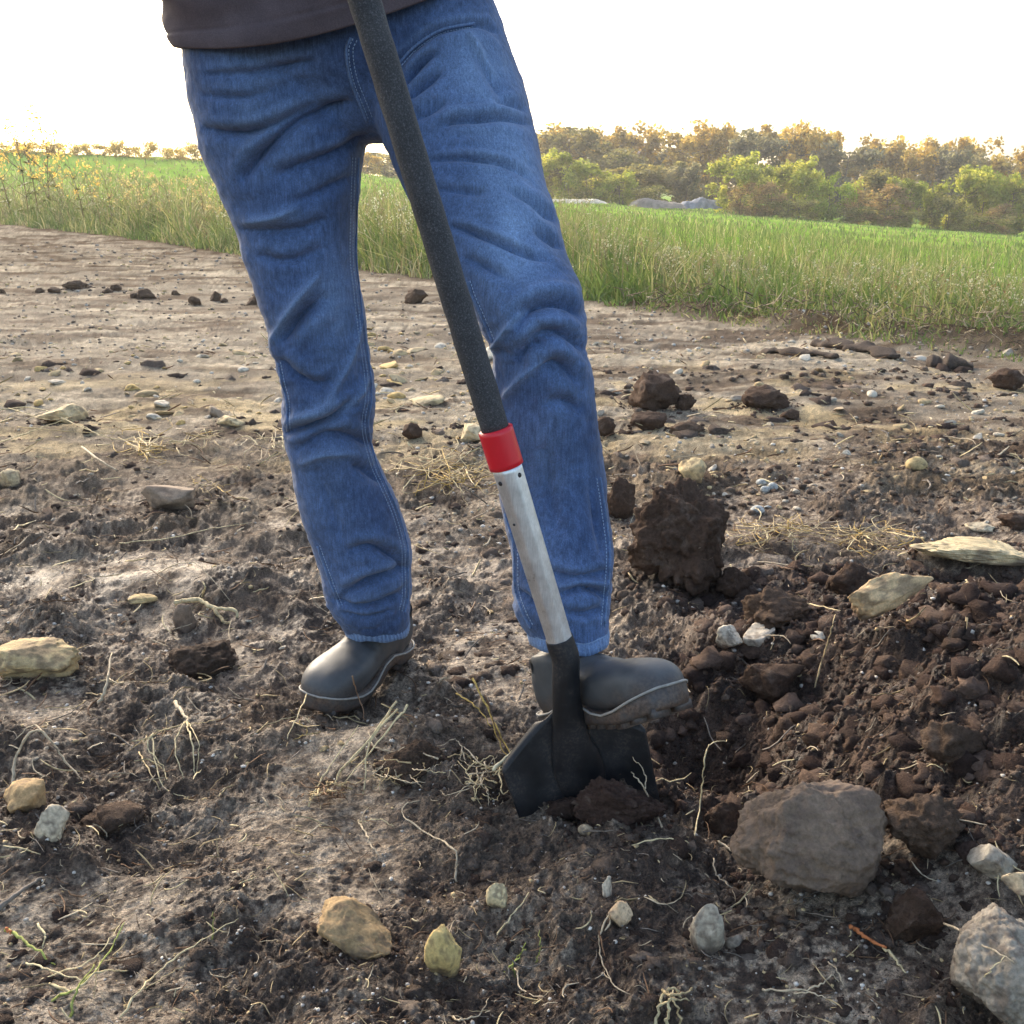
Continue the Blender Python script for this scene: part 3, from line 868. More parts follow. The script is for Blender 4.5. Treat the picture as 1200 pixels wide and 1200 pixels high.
# ---- boots
def make_boot(name, heel, toe, up_hint, label=None):
    """heel, toe: world points under heel centre and under the toe tip"""
    heel = np.array(heel, float); toe = np.array(toe, float)
    X = toe - heel; X /= np.linalg.norm(X)
    Yv = np.cross(up_hint, X); Yv /= np.linalg.norm(Yv); Z = np.cross(X, Yv)
    org = heel
    M = np.stack([X, Yv, Z], 1)
    W = lambda v: org + (v * 0.93) @ M.T
    foot = np.array([(-.052, .006, .035, .055), (-.049, .021, .024, .085), (-.038, .032, .016, .108), (-.015, .037, .014, .120), (.02, .036, .014, .122), (.055, .037, .014, .108), (.09, .041, .014, .093), (.125, .047, .014, .083), (.16, .051, .014, .081), (.19, .049, .014, .079), (.213, .042, .015, .072), (.229, .029, .020, .060), (.237, .010, .030, .046)])
    fs = spline(foot, 60); n_s = 48
    th = np.arange(n_s) * 2 * math.pi / n_s
    rings = []
    for x, a, zb, zt in fs:
        cz, hz = (zb + zt) / 2, max((zt - zb) / 2, 0.004); a = max(a, 0.004)
        c, s = np.cos(th), np.sin(th)
        pw = 2 / 2.9
        yy = a * np.sign(c) * np.abs(c) ** pw; zz = cz + hz * np.sign(s) * np.abs(s) ** pw
        yy = yy * np.where(s > 0, 1 - 0.22 * s ** 2, 1)
        rings.append(np.stack([np.full(n_s, x), yy, zz], 1))
    A = Acc(); A.add(*loft(np.array(rings))[:3])
    sh = spline(np.array([(.02, .038, .034, .006), (.06, .046, .038, .004), (.095, .053, .041, .003), (.102, .050, .041, .000), (.110, .044, .038, -.001)]), 40)
    srings = [np.stack([cx + a * np.cos(th), b * np.sin(th), np.full(n_s, z)], 1) for z, a, b, cx in sh]
    A.add(*loft(np.array(srings))[:3])
    boot = A.build(name, RUBBER, BODY)
    evaluated(boot, [('REMESH', dict(mode='VOXEL', voxel_size=0.0028, use_smooth_shade=True)), ('SMOOTH', dict(factor=0.5, iterations=14))])
    v = get_co(boot.data); n = get_no(boot.data)
    crease = 0.0018 * np.sin(v[:, 0] * 170 + 4 * vn3(v[:, 0] * 20, v[:, 1] * 20, v[:, 2] * 20, 4)) * np.exp(-((v[:, 0] - .10) / .022) ** 2) * sstep(.05, .09, v[:, 2])
    # toe cap line
    cap = 0.0016 * sstep(.004, -.004, np.abs(v[:, 0] - .165 - .5 * (v[:, 2] - .05)) - .003) * sstep(.02, .035, v[:, 2])
    v = v + n * (crease - 0.0 * cap + 0.0012 * fbm3(v, 22, 9, 2))[:, None]
    rim = lambda x: np.interp(x, [-.06, -.03, 0.0, .04, .075, .11, .14, .17, .20, .235], [.026, .022, .024, .036, .034, .020, .016, .021, .031, .042])
    mudw = sstep(.02, -.012, v[:, 2] - rim(v[:, 0]) - .010 - .02 * fbm3(v, 30, 31, 3))
    set_co(boot.data, W(v))
    set_col(boot.data, 'Col', np.repeat((np.clip(mudw, 0, 1) * 0.5)[:, None], 3, 1))
    # sole: outline a little proud of the upper, top edge waves along the welt
    fo = spline(foot, 90)
    xs = fo[:, 0]; hw = np.maximum(fo[:, 1], .004) + .0018
    ol = np.concatenate([np.stack([xs, hw], 1), np.stack([xs[::-1], -hw[::-1]], 1)])
    ol = ol[np.r_[True, np.linalg.norm(np.diff(ol, axis=0), axis=1) > 1e-5]]
    k = len(ol)
    cen = np.array([0.09, 0.0])
    def ringz(zf, inset, wav=0):
        d = ol - np.stack([np.clip(ol[:, 0], -.02, .19), 0 * ol[:, 1]], 1); d /= np.linalg.norm(d, axis=1)[:, None] + 1e-9
        p = ol - d * inset
        return np.stack([p[:, 0], p[:, 1], zf(p[:, 0])], 1)
    arch = lambda x: np.interp(x, [-.06, .015, .03, .06, .075, .17, .24], [0, 0, .012, .012, .002, 0, .012])
    R = [ringz(lambda x: arch(x), .010), ringz(lambda x: arch(x) + .001, .002), ringz(lambda x: arch(x) + .006, 0), ringz(lambda x: rim(x) * .6, -.0005), ringz(lambda x: rim(x) - .003, 0), ringz(lambda x: rim(x), .0015), ringz(lambda x: rim(x) + .0005, .008)]
    v, q, t = loft(np.array(R), True)
    c = np.clip(0.95 + 0.5 * fbm3(v, 26, 5, 3), 0.4, 1)
    sole = build('sole', W(v), [q, t], RUBBER, boot, True, np.repeat(c[:, None], 3, 1))
    # pale welt bead
    bead = ringz(lambda x: rim(x) - .001, -.0012); bead = np.vstack([bead, bead[:1]])
    build_tube('welt', W(bead), 0.0017, WELT, boot, 6)
    # lugs
    for x in np.arange(-.04, .225, .026):
        for sgn in (-1, 1):
            w = np.interp(x, xs, hw)
            if w < .015 or (.018 < x < .07): continue
            b = np.array([[x + dx, sgn * (w * .55) + dy, z] for z in (-.006, .006) for dx, dy in ((-.008, -w * .32), (.008, -w * .32), (.008, w * .32), (-.008, w * .32))])
            build('lug', W(b + np.array([0, 0, arch(x)])), [np.array([[3, 2, 1, 0], [4, 5, 6, 7], [0, 1, 5, 4], [1, 2, 6, 5], [2, 3, 7, 6], [3, 0, 4, 7]])], RUBBER, sole, False, np.full((8, 3), .8))
    # soft dark gusset panel at the back of the ankle
    for sgn in (1,):
        ang = np.linspace(math.pi * .62, math.pi * 1.38, 26); zz = np.linspace(.066, .105, 20)
        rings = []
        for z in zz:
            a, b, cx = (np.interp(z, sh[:, 0], sh[:, i]) for i in (1, 2, 3))
            half = .38 * min(1, math.sqrt(max(z - .065, 0) / .03)) * math.pi
            an = np.linspace(math.pi - half, math.pi + half, 26)
            rings.append(np.stack([cx + (a + .0022) * np.cos(an), (b + .0022) * np.sin(an), np.full(26, z)], 1))
        r = np.array(rings); m, kk, _ = r.shape
        i = np.arange(m - 1)[:, None] * kk; j = np.arange(kk - 1)[None, :]
        q = np.stack([i + j, i + j + 1, i + kk + j + 1, i + kk + j], -1).reshape(-1, 4)
        build('gusset', W(r.reshape(-1, 3)), [q], GUSSET, boot)
    return boot

def make_rubber():
    nt = NT('matt_boot_rubber'); cd = nt.coord()
    n = nt.noise(30, 4, 0.6, cd); f = nt.noise(240, 3, 0.6, cd)
    c = nt.ramp(n, [(0.3, tuple(lin(62, 64, 66))), (0.7, tuple(lin(84, 85, 85)))])
    mud = nt.ramp(f, [(0.35, tuple(lin(62, 48, 41))), (0.7, tuple(lin(104, 87, 74)))])
    fac = nt.mix(nt.attr('Col'), nt.ramp(nt.noise(55, 4, 0.65, cd), [(0.30, 0.25), (0.55, 1.0)]), 1.0, 'MULTIPLY')
    c = nt.mix(c, mud, fac)
    nt.set(c, nt.ramp(n, [(0.3, 0.46), (0.7, 0.64)]), nt.bump(f, 0.12, 0.0012), 0.45)
    return nt.m
RUBBER = make_rubber()
WELT = simple('pale_welt', lin(150, 146, 138), 0.6, 0.25, 120)
GUSSET = simple('black_neoprene', lin(38, 38, 42), 0.85, 0.2, 200)

hl = P(455, 788, 1.645); hl[2] = 0.004
tl = np.array([hl[0] - 0.100, hl[1] - 0.215, 0.004])
_d = (tl - hl); _d[2] = 0; _d /= np.linalg.norm(_d)
make_boot('boot', (hl[0], hl[1], 0.014), (hl[0] + _d[0] * .236, hl[1] + _d[1] * .236, 0.010), np.array([0.06, 0.0, 1.0]))
FOOT_H = P(672, 847, 1.275)
_fd = np.array([0.54, -0.72, 0.45]); _fd /= np.linalg.norm(_fd); FOOT_T = FOOT_H + 0.236 * _fd
make_boot('boot', FOOT_H, FOOT_T, np.array([-0.18, 0.36, 1.0]))

# ------------------------------------------------------------------ spade
def make_spade():
    root = empty('spade', tuple(SH0))
    tag(root, 'spade with black blade, bare metal tube, red collar and grey foam grip on its shaft', 'spade')
    inv = -np.array(SH0)
    def put(name, v, polys, m, parent=root, smooth=True, col=None):
        par_root = parent is root
        return build(name, np.asarray(v) + inv if True else v, polys, m, parent, smooth, col)
    side = np.cross(SHD, np.array([0.10, -1.0, 0.0])); side /= np.linalg.norm(side)     # to the right along the tread
    if side[0] < 0: side = -side
    nrm = np.cross(side, SHD); 
    if nrm[1] > 0: nrm = -nrm                                                          # blade face towards the camera
    at = lambda s, n=0, w=0: SH0 + SHD * s + nrm * n + side * w
    # foam grip, very slightly uneven
    s_col0, s_col1, s_grip = [np.linalg.norm(P(x, y, SHY) - SH0) for x, y in ((594, 547), (584, 501), (584, 501))]
    def cyl(name, s0, s1, r, m, n=24, sides=28, parent=root, edge=0.002, jit=0.0):
        s = np.linspace(s0, s1, n)
        s = np.concatenate([[s0, s0], s[1:-1], [s1, s1]])
        rr = np.concatenate([[max(r - edge, 1e-4) if np.isscalar(r) else r[0] * .9], np.full(n, 1.0) * (r if np.isscalar(r) else 1), [max(r - edge, 1e-4) if np.isscalar(r) else r[1] * .9]]) if np.isscalar(r) else np.concatenate([[r[0] * .93], np.linspace(r[0], r[1], n), [r[1] * .93]])
        s = np.concatenate([[s0], np.linspace(s0 + edge * .5, s1 - edge * .5, n), [s1]])
        th = np.arange(sides) * 2 * math.pi / sides
        rings = SH0 + s[:, None, None] * SHD + rr[:, None, None] * (np.cos(th)[None, :, None] * side + np.sin(th)[None, :, None] * nrm)
        if jit:
            f = fbm3(rings.reshape(-1, 3), 60, 3, 3).reshape(rings.shape[:2]) * jit
            rings = rings + f[:, :, None] * (np.cos(th)[None, :, None] * side + np.sin(th)[None, :, None] * nrm)
        v, q, t = loft(rings)
        return put(name, v, [q, t], m, parent)
    # foam: dense mesh
    nt = NT('ribbed_grey_foam'); cd = nt.coord()
    n1 = nt.noise(520, 4, 0.75, cd); n2 = nt.noise(26, 3, 0.6, cd)
    c = nt.mix(nt.ramp(n1, [(0.3, tuple(lin(38, 38, 40))), (0.55, tuple(lin(66, 66, 68))), (0.75, tuple(lin(122, 121, 122)))]), nt.ramp(n2, [(0.3, 0.8), (0.7, 1.2)]), 1.0, 'MULTIPLY')
    nt.set(c, 0.72, nt.bump(n1, 0.6, 0.002), 0.4)
    cyl('grip', s_col1 - 0.004, 1.62, 0.0172, nt.m, 120, 40, jit=0.0008)
    cyl('grip_cap', 1.62, 1.65, 0.0178, simple('black_rubber', lin(30, 30, 32), .6), 6)
    red = simple('glossy_red_plastic', lin(214, 30, 44), 0.32, 0.05, 30, 0.05, 0.0005, 0.5)
    col = cyl('collar', s_col0, s_col1, 0.0212, red, 10, 40)
    alu = NT('bare_aluminium'); cd = alu.coord()
    a1 = alu.noise(1, 4, 0.6, alu.coord((900, 900, 60))); a2 = alu.noise(45, 4, 0.7, cd)
    c = alu.mix(alu.ramp(a2, [(0.25, tuple(lin(120, 118, 114))), (0.36, tuple(lin(208, 209, 210))), (0.75, tuple(lin(238, 238, 238)))]), alu.ramp(a1, [(0.3, 0.85), (0.7, 1.1)]), 1.0, 'MULTIPLY')
    alu.set(c, alu.ramp(a2, [(0.3, 0.30), (0.7, 0.46)]), alu.bump(a1, 0.1, 0.0006), 0.5, 0.78)
    s_sock = S_SOCK
    # faceted (rounded octagon) tube
    s = np.linspace(s_sock - 0.02, s_col0 + 0.004, 30); rr = np.linspace(0.0160, 0.0182, 30)
    th = (np.arange(64) + .5) * 2 * math.pi / 64
    fac = 1 / np.cos(((th + math.pi / 8) % (math.pi / 4)) - math.pi / 8); fac = 0.72 * fac + 0.28 * 1.03
    rings = SH0 + s[:, None, None] * SHD + (rr[:, None] * fac[None, :])[:, :, None] * (np.cos(th)[None, :, None] * side + np.sin(th)[None, :, None] * nrm)
    v, q, t = loft(rings)
    tubeo = put('tube', v, [q, t], alu.m)
    steel = simple('dark_steel', lin(60, 60, 62), 0.4, 0.2, 90, metal=.6)
    for x, y in ((587, 568), (609, 558), (603, 616)):
        w0 = P(x, y, SHY - 0.018); s0 = (w0 - SH0) @ SHD; ww = np.clip((w0 - SH0) @ side, -0.0165, 0.0165)
        rad = 0.0176 * 1.0; nn = math.sqrt(max(rad ** 2 - ww ** 2, 1e-6))
        p = SH0 + SHD * s0 + side * ww + nrm * nn; out = (side * ww + nrm * nn) / rad
        rr_ = [0.0032, 0.0032, 0.0026, 0.0012] if y != 616 else [0.0018, 0.0018, 0.0012, 0.0006]
        v, q, t = tube(np.array([p - out * .002, p + out * .0006, p + out * .0014, p + out * .0018]), rr_, 12)
        put('rivet', v, [q, t], steel, tubeo)
    blk = NT('black_powder_coat'); cd = blk.coord()
    b1 = blk.noise(18, 5, 0.65, cd); b2 = blk.noise(300, 3, 0.6, cd)
    c = blk.ramp(b1, [(0.35, tuple(lin(20, 20, 22))), (0.75, tuple(lin(44, 44, 47)))])
    dust = blk.mix(blk.ramp(b1, [(0.46, 0.0), (0.66, 0.4)]), blk.ramp(b2, [(0.45, 0.0), (0.7, 1.0)]), 1.0, 'MULTIPLY')
    c = blk.mix(c, tuple(lin(110, 96, 84)), dust)
    blk.set(c, blk.ramp(b1, [(0.3, 0.42), (0.7, 0.62)]), blk.bump(b2, 0.2, 0.0008), 0.4)
    # socket flares into the blade
    cpts = np.array([SOCK_TOP + SHD * .012, SOCK_TOP, SOCK_TOP - SHD * .02, P(663, 800, SHY), P(665, 832, SHY), BL0 - BLD * .01, BL0 - BLD * .045, BL0 - BLD * .085, BL0 - BLD * .11])
    rad2 = np.array([(.0178, .0178), (.0182, .0182), (.0184, .0184), (.0188, .0178), (.0205, .016), (.026, .0135), (.034, .010), (.030, .0065), (.012, .004)])
    cs_, rs_ = spline(cpts, 48), spline(rad2, 48)
    th = np.arange(36) * 2 * math.pi / 36
    rings = np.array([c_ + r2[0] * np.cos(th)[:, None] * side + r2[1] * np.sin(th)[:, None] * nrm for c_, r2 in zip(cs_, rs_)])
    v, q, t = loft(rings)
    put('socket', v, [q, t], blk.m)
    # blade: dished plate, sloping shoulders, folded treads
    nu, nv = 61, 60
    bside = np.cross(BLD, np.array([0.10, -1.0, 0.0])); bside /= np.linalg.norm(bside)
    if bside[0] < 0: bside = -bside
    bnrm = np.cross(bside, BLD)
    if bnrm[1] > 0: bnrm = -bnrm
    u = np.linspace(-1, 1, nu); vv = np.linspace(0, 1, nv)
    V = []
    L = 0.27
    for a in vv:
        for b in u:
            hw = 0.098 - 0.012 * a
            top = 0.041 - 0.062 * abs(b) ** 1.1
            s = top * (1 - a) ** 2 + (-L * a) * 1.0 - 0.012 * a * 0 - 0.03 * a ** 6 * (1 - b * b) 
            n = -0.016 * (1 - b * b) * (1 - .25 * a) + 0.020 * a * a
            V.append(BL0 + BLD * s + bside * (b * hw) + bnrm * (n + 0.010))
    V = np.array(V)
    i = np.arange(nv - 1)[:, None] * nu; j = np.arange(nu - 1)[None, :]
    q = np.stack([i + j, i + j + 1, i + nu + j + 1, i + nu + j], -1).reshape(-1, 4)
    bl = put('blade', V, [q], blk.m)
    m = bl.modifiers.new('SOLIDIFY', 'SOLIDIFY'); m.thickness = 0.0028; m.offset = 0
    for sg in (-1, 1):
        e = [k for k in range(nu) if sg * u[k] > 0.24]
        if sg < 0: e = e[::-1]
        e = np.array(e)
        edge = V[e]
        # rolled lip turned away behind the blade edge
        rings = []
        for r_i, (dn, ds) in enumerate(((0.001, 0.0), (-.004, .0035), (-.011, .0040), (-.016, .0015), (-.0155, -.0015), (-.010, .0008), (-.004, .0002), (0.001, -.003))):
            w = np.clip(np.arange(len(e)) / 4.0, 0.15, 1) * np.clip((len(e) - 1 - np.arange(len(e))) / 2.0 + .4, 0.3, 1)
            rings.append(edge + bnrm * (dn * w)[:, None] + BLD * (ds * w)[:, None])
        r = np.array(rings).transpose(1, 0, 2)
        v, q, t = loft(r)
        put('tread', v, [q, t], blk.m, bl)
    return root
SPADE = make_spade()
# ------------------------------------------------------------------ stones and clods
_ico = {}
def ico(sub):
    if sub not in _ico:
        bm = bmesh.new(); bmesh.ops.create_icosphere(bm, subdivisions=sub, radius=1.0)
        v = np.array([x.co[:] for x in bm.verts]); f = np.array([[w.index for w in p.verts] for p in bm.faces]); bm.free()
        _ico[sub] = (v, f)
    return _ico[sub]

def make_stone_mat():
    nt = NT('weathered_stone'); cd = nt.coord()
    col = nt.attr('Col')
    n = nt.noise(38, 5, 0.65, cd); f = nt.noise(320, 4, 0.65, cd)
    c = nt.mix(col, nt.ramp(n, [(0.25, 0.62), (0.5, 1.0), (0.75, 1.25)]), 1.0, 'MULTIPLY')
    c = nt.mix(c, nt.ramp(f, [(0.3, 0.75), (0.7, 1.2)]), 1.0, 'MULTIPLY')
    nrm = nt.bump(n, 0.4, 0.004); nrm = nt.bump(f, 0.45, 0.0015, nrm)
    nt.set(c, 0.85, nrm, 0.3); return nt.m
STONE = make_stone_mat()

def make_clod_mat():
    nt = NT('clotted_soil'); cd = nt.coord()
    col = nt.attr('Col')
    n = nt.noise(150, 5, 0.7, cd); f = nt.noise(600, 3, 0.6, cd)
    c = nt.mix(col, nt.ramp(n, [(0.3, 0.6), (0.7, 1.35)]), 1.0, 'MULTIPLY')
    nrm = nt.bump(n, 0.8, 0.006); nrm = nt.bump(f, 0.6, 0.002, nrm)
    nt.set(c, 0.95, nrm, 0.2); return nt.m
CLOD = make_clod_mat()

def stone_shape(seed, sub, kind, dims):
    r = np.random.default_rng(seed)
    v, f = ico(sub); v = v.copy()
    if kind in ('rock', 'slab', 'flint', 'boulder', 'oval'):
        for _ in range({'rock': 12, 'slab': 12, 'flint': 10, 'boulder': 14, 'oval': 9}[kind]):
            d = r.normal(size=3); d /= np.linalg.norm(d)
            h = r.uniform(0.70, 0.95) if kind in ('boulder', 'oval') else r.uniform(0.45, 0.82)
            e = np.maximum(v @ d - h, 0)
            v = v - d[None, :] * e[:, None] * 0.92
        w = v + 0.12 * np.stack([fbm3(v, 2.5, seed + 71 + i, 2) for i in range(3)], 1)
        crack = np.abs(fbm3(w, 2.6, seed + 3, 2)); crack = -0.05 * np.exp(-(crack / 0.035) ** 2)
        v = v * (1 + 0.18 * fbm3(v, 1.6, seed, 2) + crack + 0.13 * (0.4 - np.abs(fbm3(v, 4, seed + 6, 3))) + 0.07 * fbm3(v, 12, seed + 5, 4, .65))[:, None]
    elif kind == 'pebble':
        v = v * (1 + 0.20 * fbm3(v, 1.1, seed, 2) + .05 * (0.4 - np.abs(fbm3(v, 3, seed + 6, 3))) + 0.03 * fbm3(v, 12, seed + 5, 3, .65))[:, None]
    else:                                 # clod
        for _ in range(11):
            d = r.normal(size=3); d /= np.linalg.norm(d)
            e = np.maximum(v @ d - r.uniform(0.5, 0.85), 0); v = v - d[None, :] * e[:, None] * 0.8
        b = np.abs(fbm3(v, 3.2, seed + 2, 3)); 
        v = v * (1 + 0.30 * fbm3(v, 1.7, seed, 3) - 0.28 * (0.35 - b))[:, None] * (1 + 0.15 * fbm3(v, 8, seed + 9, 4, .6))[:, None]
    if sub <= 2: v = v * r.uniform(.62, 1.25, len(v))[:, None]
    lo, hi = v.min(0), v.max(0)
    v = (v - (lo + hi) / 2) / (hi - lo)                       # unit box
    return v * np.asarray(dims)[None, :], f

def rot(v, rx, ry, rz):
    M = np.array(Matrix.Rotation(rz, 3, 'Z') @ Matrix.Rotation(ry, 3, 'Y') @ Matrix.Rotation(rx, 3, 'X'))
    return v @ M.T

def stone_colour(v, f, rgb, seed, kind, soil=True):
    c = np.broadcast_to(rgb, (len(v), 3)).copy()
    s = 1.0 / (np.ptp(v[:, 0]) + 1e-6)
    n = fbm3(v * s, 3.0, seed + 40, 4); n2 = fbm3(v * s, 9.0, seed + 41, 3)
    c = c * (1 + 0.34 * n + .15 * n2)[:, None]; c = (c + (c.mean(1, keepdims=True) - c) * .12) * np.array([1.05, 1.0, .88])
    if kind not in ('clod',):
        dirt = lin(92, 77, 66)
        z = (v[:, 2] - v[:, 2].min()) / np.ptp(v[:, 2])
        w = np.clip(sstep(0.42, 0.12, z + 0.35 * n + 0.1 * n2) + 0.75 * sstep(0.0, 0.35, n2 + 0.5 * n), 0, 1) * 0.85
        c = c + (dirt - c) * w[:, None]
    else:
        c = c + (lin(120, 106, 94) - c) * (0.5 * sstep(0.25, 0.6, n2 + 0.3 * n))[:, None]
    return np.clip(c, 0.004, 0.9)

PLACED = []
def stone(name, px, py, w, h, kind, rgb, label, cat, seed, dep=None, tilt=0.0, turn=0.0, lift=0.0, sink=0.24, group=None, sub=None, lab=True):
    base = G(px, py + h * 0.30, 0.0)
    dpt = depth_of(base)
    wm, hm = w / 1200 * dpt, h / 1200 * dpt
    dm = (dep or 0.8) * wm
    e = math.atan2(CAM_H - base[2], base[1])
    # seen height = hm = z*cos(e)+depth*sin(e): solve for the upright size
    zz = max((hm - 0.55 * dm * math.sin(e)) / max(math.cos(e), .5), 0.35 * hm)
    sub = sub or (6 if w > 110 else 5 if w > 80 else 4 if w > 24 else 3)
    v, f = stone_shape(seed, sub, kind, (wm, dm, zz / (1 - sink)))
    v = rot(v, 0, tilt, turn)
    fix = wm / max(np.ptp(v[:, 0]), 1e-6); v = v * np.array([fix, 1, 1])
    col = stone_colour(v, f, rgb, seed, kind)
    zmin = v[:, 2].min(); v[:, 2] -= zmin
    H_ = np.ptp(v[:, 2])
    y = base[1] + dm * 0.12
    gz = float(Hq(np.array([base[0], base[0] - wm * .3, base[0] + wm * .3]), np.array([y, y, y])).mean())
    m = CLOD if kind == 'clod' else STONE
    o = build(name, v, [f], m, None, True, col)
    o.location = (base[0], y, gz - sink * H_ + lift)
    tag(o, label, cat, group)
    PLACED.append((base[0], y, wm, gz - sink * H_ + lift + H_))
    return o

dk = lin(86, 68, 58); dk2 = lin(98, 80, 68); br = lin(128, 110, 96); tn = lin(196, 172, 128); yl = lin(206, 176, 110); gy = lin(170, 162, 150); wh = lin(214, 206, 192); bl = lin(176, 184, 190)
S = stone
S('rock', 950, 1005, 184, 156, 'boulder', lin(122, 104, 90), 'largest rounded brown rock with cracked crust, in front of the dug soil', 'rock', 11, .85, 0.12, 0.3, 0.0, .12)
S('soil_clod', 1083, 974, 98, 82, 'clod', dk2, 'dark soil clod lying against the right side of the largest brown rock', 'clod', 12, .9, sink=.1)
S('stone', 1163, 1014, 56, 46, 'rock', gy, 'pale grey stone on crumbly soil right of the largest brown rock', 'stone', 13)
S('rock', 1175, 1150, 128, 124, 'boulder', lin(150, 142, 132), 'grey chunky rock cut off by the bottom right corner', 'rock', 14, .9, 0.1, .5, 0, .15)
S('stone', 1192, 1086, 46, 30, 'rock', lin(200, 182, 154), 'small tan stone perched on the grey rock in the bottom right corner', 'stone', 15, .8, lift=.055)
S('stone', 1035, 742, 100, 50, 'rock', lin(214, 184, 140), 'long tan slab of stone tilted up on the dug soil', 'stone', 16, .45, -0.42, 0.15, .035, .0)
S('stone', 1140, 645, 150, 30, 'slab', lin(208, 190, 152), 'long flat pale slab half buried at the far edge of the dug soil', 'stone', 17, .5, 0.05, -.12, 0, .2)
S('soil_clod', 795, 645, 122, 132, 'clod', dk, 'biggest dark clod with fine roots, right of the bent leg', 'clod', 18, .9, sink=.06)
S('soil_clod', 770, 464, 64, 48, 'clod', dk, 'large dark clod on the pale track right of the bent knee', 'clod', 19, .9)
S('soil_clod', 803, 474, 26, 22, 'clod', dk, 'small dark clod touching the right of the large clod on the track', 'clod', 20)
S('soil_clod', 745, 468, 18, 18, 'clod', dk, 'small dark clod touching the left of the large clod on the track', 'clod', 21)
S('soil_clod', 898, 469, 56, 30, 'clod', dk, 'blocky split dark clod on the track, farthest right of the track clods', 'clod', 22)
S('soil_clod', 926, 487, 22, 14, 'clod', dk, 'little dark clod in front of the blocky split clod on the track', 'clod', 23)
S('soil_clod', 760, 496, 46, 24, 'clod', dk, 'flat dark clod just below the large clod on the track', 'clod', 24)
S('soil_clod', 806, 503, 44, 18, 'clod', dk2, 'low crumbled dark clod below right of the large clod on the track', 'clod', 25)
S('soil_clod', 710, 503, 24, 24, 'clod', dk, 'round dark clod right beside the bent leg shin', 'clod', 26)
S('stone', 812, 557, 32, 28, 'rock', lin(212, 190, 146), 'tan angular stone behind the biggest dark clod', 'stone', 27)
S('stone', 46, 774, 96, 50, 'rock', lin(186, 164, 122), 'broad yellow tan stone at the left edge of the picture', 'stone', 28, .7)
S('stone', 198, 590, 62, 32, 'rock', lin(150, 132, 116), 'grey brown stone lying alone left of the standing leg', 'stone', 29)
S('stone', 415, 1091, 92, 56, 'rock', lin(164, 138, 100), 'brown and tan rock near the bottom, left of the oval yellow stone', 'stone', 30, .7, .1, -.3)
S('stone', 520, 1128, 44, 60, 'oval', lin(206, 182, 118), 'oval yellow stone standing near the bottom of the picture', 'stone', 31, .9)
S('stone', 27, 935, 54, 42, 'rock', lin(186, 156, 112), 'brown tan stone under the arched root at the left edge', 'stone', 32)
S('stone', 62, 966, 40, 40, 'flint', lin(206, 192, 170), 'pale angular stone lying next to the brown stone at the left edge', 'stone', 33)
S('stone', 582, 1054, 26, 28, 'flint', lin(220, 202, 160), 'small cream forked stone above the oval yellow stone', 'stone', 34, .5)
S('stone', 727, 1076, 30, 28, 'flint', lin(214, 186, 152), 'small pinkish triangular stone below the spade', 'stone', 35)
S('stone', 828, 1097, 42, 54, 'flint', lin(172, 162, 148), 'pale grey upright stone left below the largest brown rock', 'stone', 36, .7)
S('stone', 860, 1103, 22, 18, 'flint', lin(140, 130, 120), 'small grey stone beside the pale grey upright stone', 'stone', 37)
S('stone', 711, 1043, 12, 24, 'flint', wh, 'thin white flake of stone between forked and triangular stones', 'stone', 38, .5)
S('stone', 686, 973, 18, 14, 'pebble', lin(200, 178, 148), 'small tan pebble just below the spade blade', 'stone', 39)
S('stone', 855, 747, 32, 30, 'flint', wh, 'white stone, left one of a pair on the dug soil', 'stone', 40)
S('stone', 890, 745, 40, 34, 'flint', lin(190, 182, 172), 'grey white stone, right one of a pair on the dug soil', 'stone', 41)
S('stone', 960, 740, 18, 12, 'flint', wh, 'small white chip right of the white stone pair', 'stone', 42)
for i, (x, y, w, h) in enumerate(((894, 566, 16, 9), (906, 571, 13, 9), (897, 574, 12, 8), (888, 598, 16, 10))):
    S('pebble', x, y, w, h, 'pebble', bl, 'smooth bluish white pebble beyond the biggest dark clod', 'pebble', 43 + i, group='bluish white pebbles')
S('stone', 218, 728, 28, 36, 'rock', lin(140, 122, 108), 'small pointed brown stone by the shaggy root stub at left', 'stone', 47)
S('stone', 168, 701, 36, 12, 'slab', lin(190, 168, 120), 'flat yellowish stone half covered with soil, left of the standing leg', 'stone', 48)
S('stone', 70, 487, 56, 26, 'rock', lin(202, 182, 142), 'tan stone among dry stalks at the far left', 'stone', 49)
S('stone', 269, 494, 34, 13, 'slab', lin(212, 192, 150), 'flat tan stone left of the standing knee', 'stone', 50)
S('stone', 10, 562, 28, 20, 'rock', lin(196, 178, 144), 'pale stone cut by the left edge at mid height', 'stone', 51)
S('stone', 560, 510, 40, 22, 'rock', lin(216, 196, 158), 'pale stone showing behind the red collar', 'stone', 52)
S('stone', 500, 470, 44, 14, 'slab', lin(206, 186, 146), 'flat tan stone between the legs on the track edge', 'stone', 53)
S('soil_clod', 483, 508, 24, 20, 'clod', dk, 'round dark clod between the two legs', 'clod', 54)
S('soil_clod', 488, 350, 28, 18, 'clod', dk2, 'far dark clod on the track between leg and spade grip', 'clod', 55)
ORD = ['first', 'second', 'third', 'fourth', 'fifth', 'sixth', 'seventh', 'eighth', 'ninth', 'tenth', 'eleventh', 'twelfth', 'thirteenth', 'fourteenth', 'fifteenth', 'sixteenth', 'seventeenth', 'eighteenth', 'nineteenth', 'twentieth']
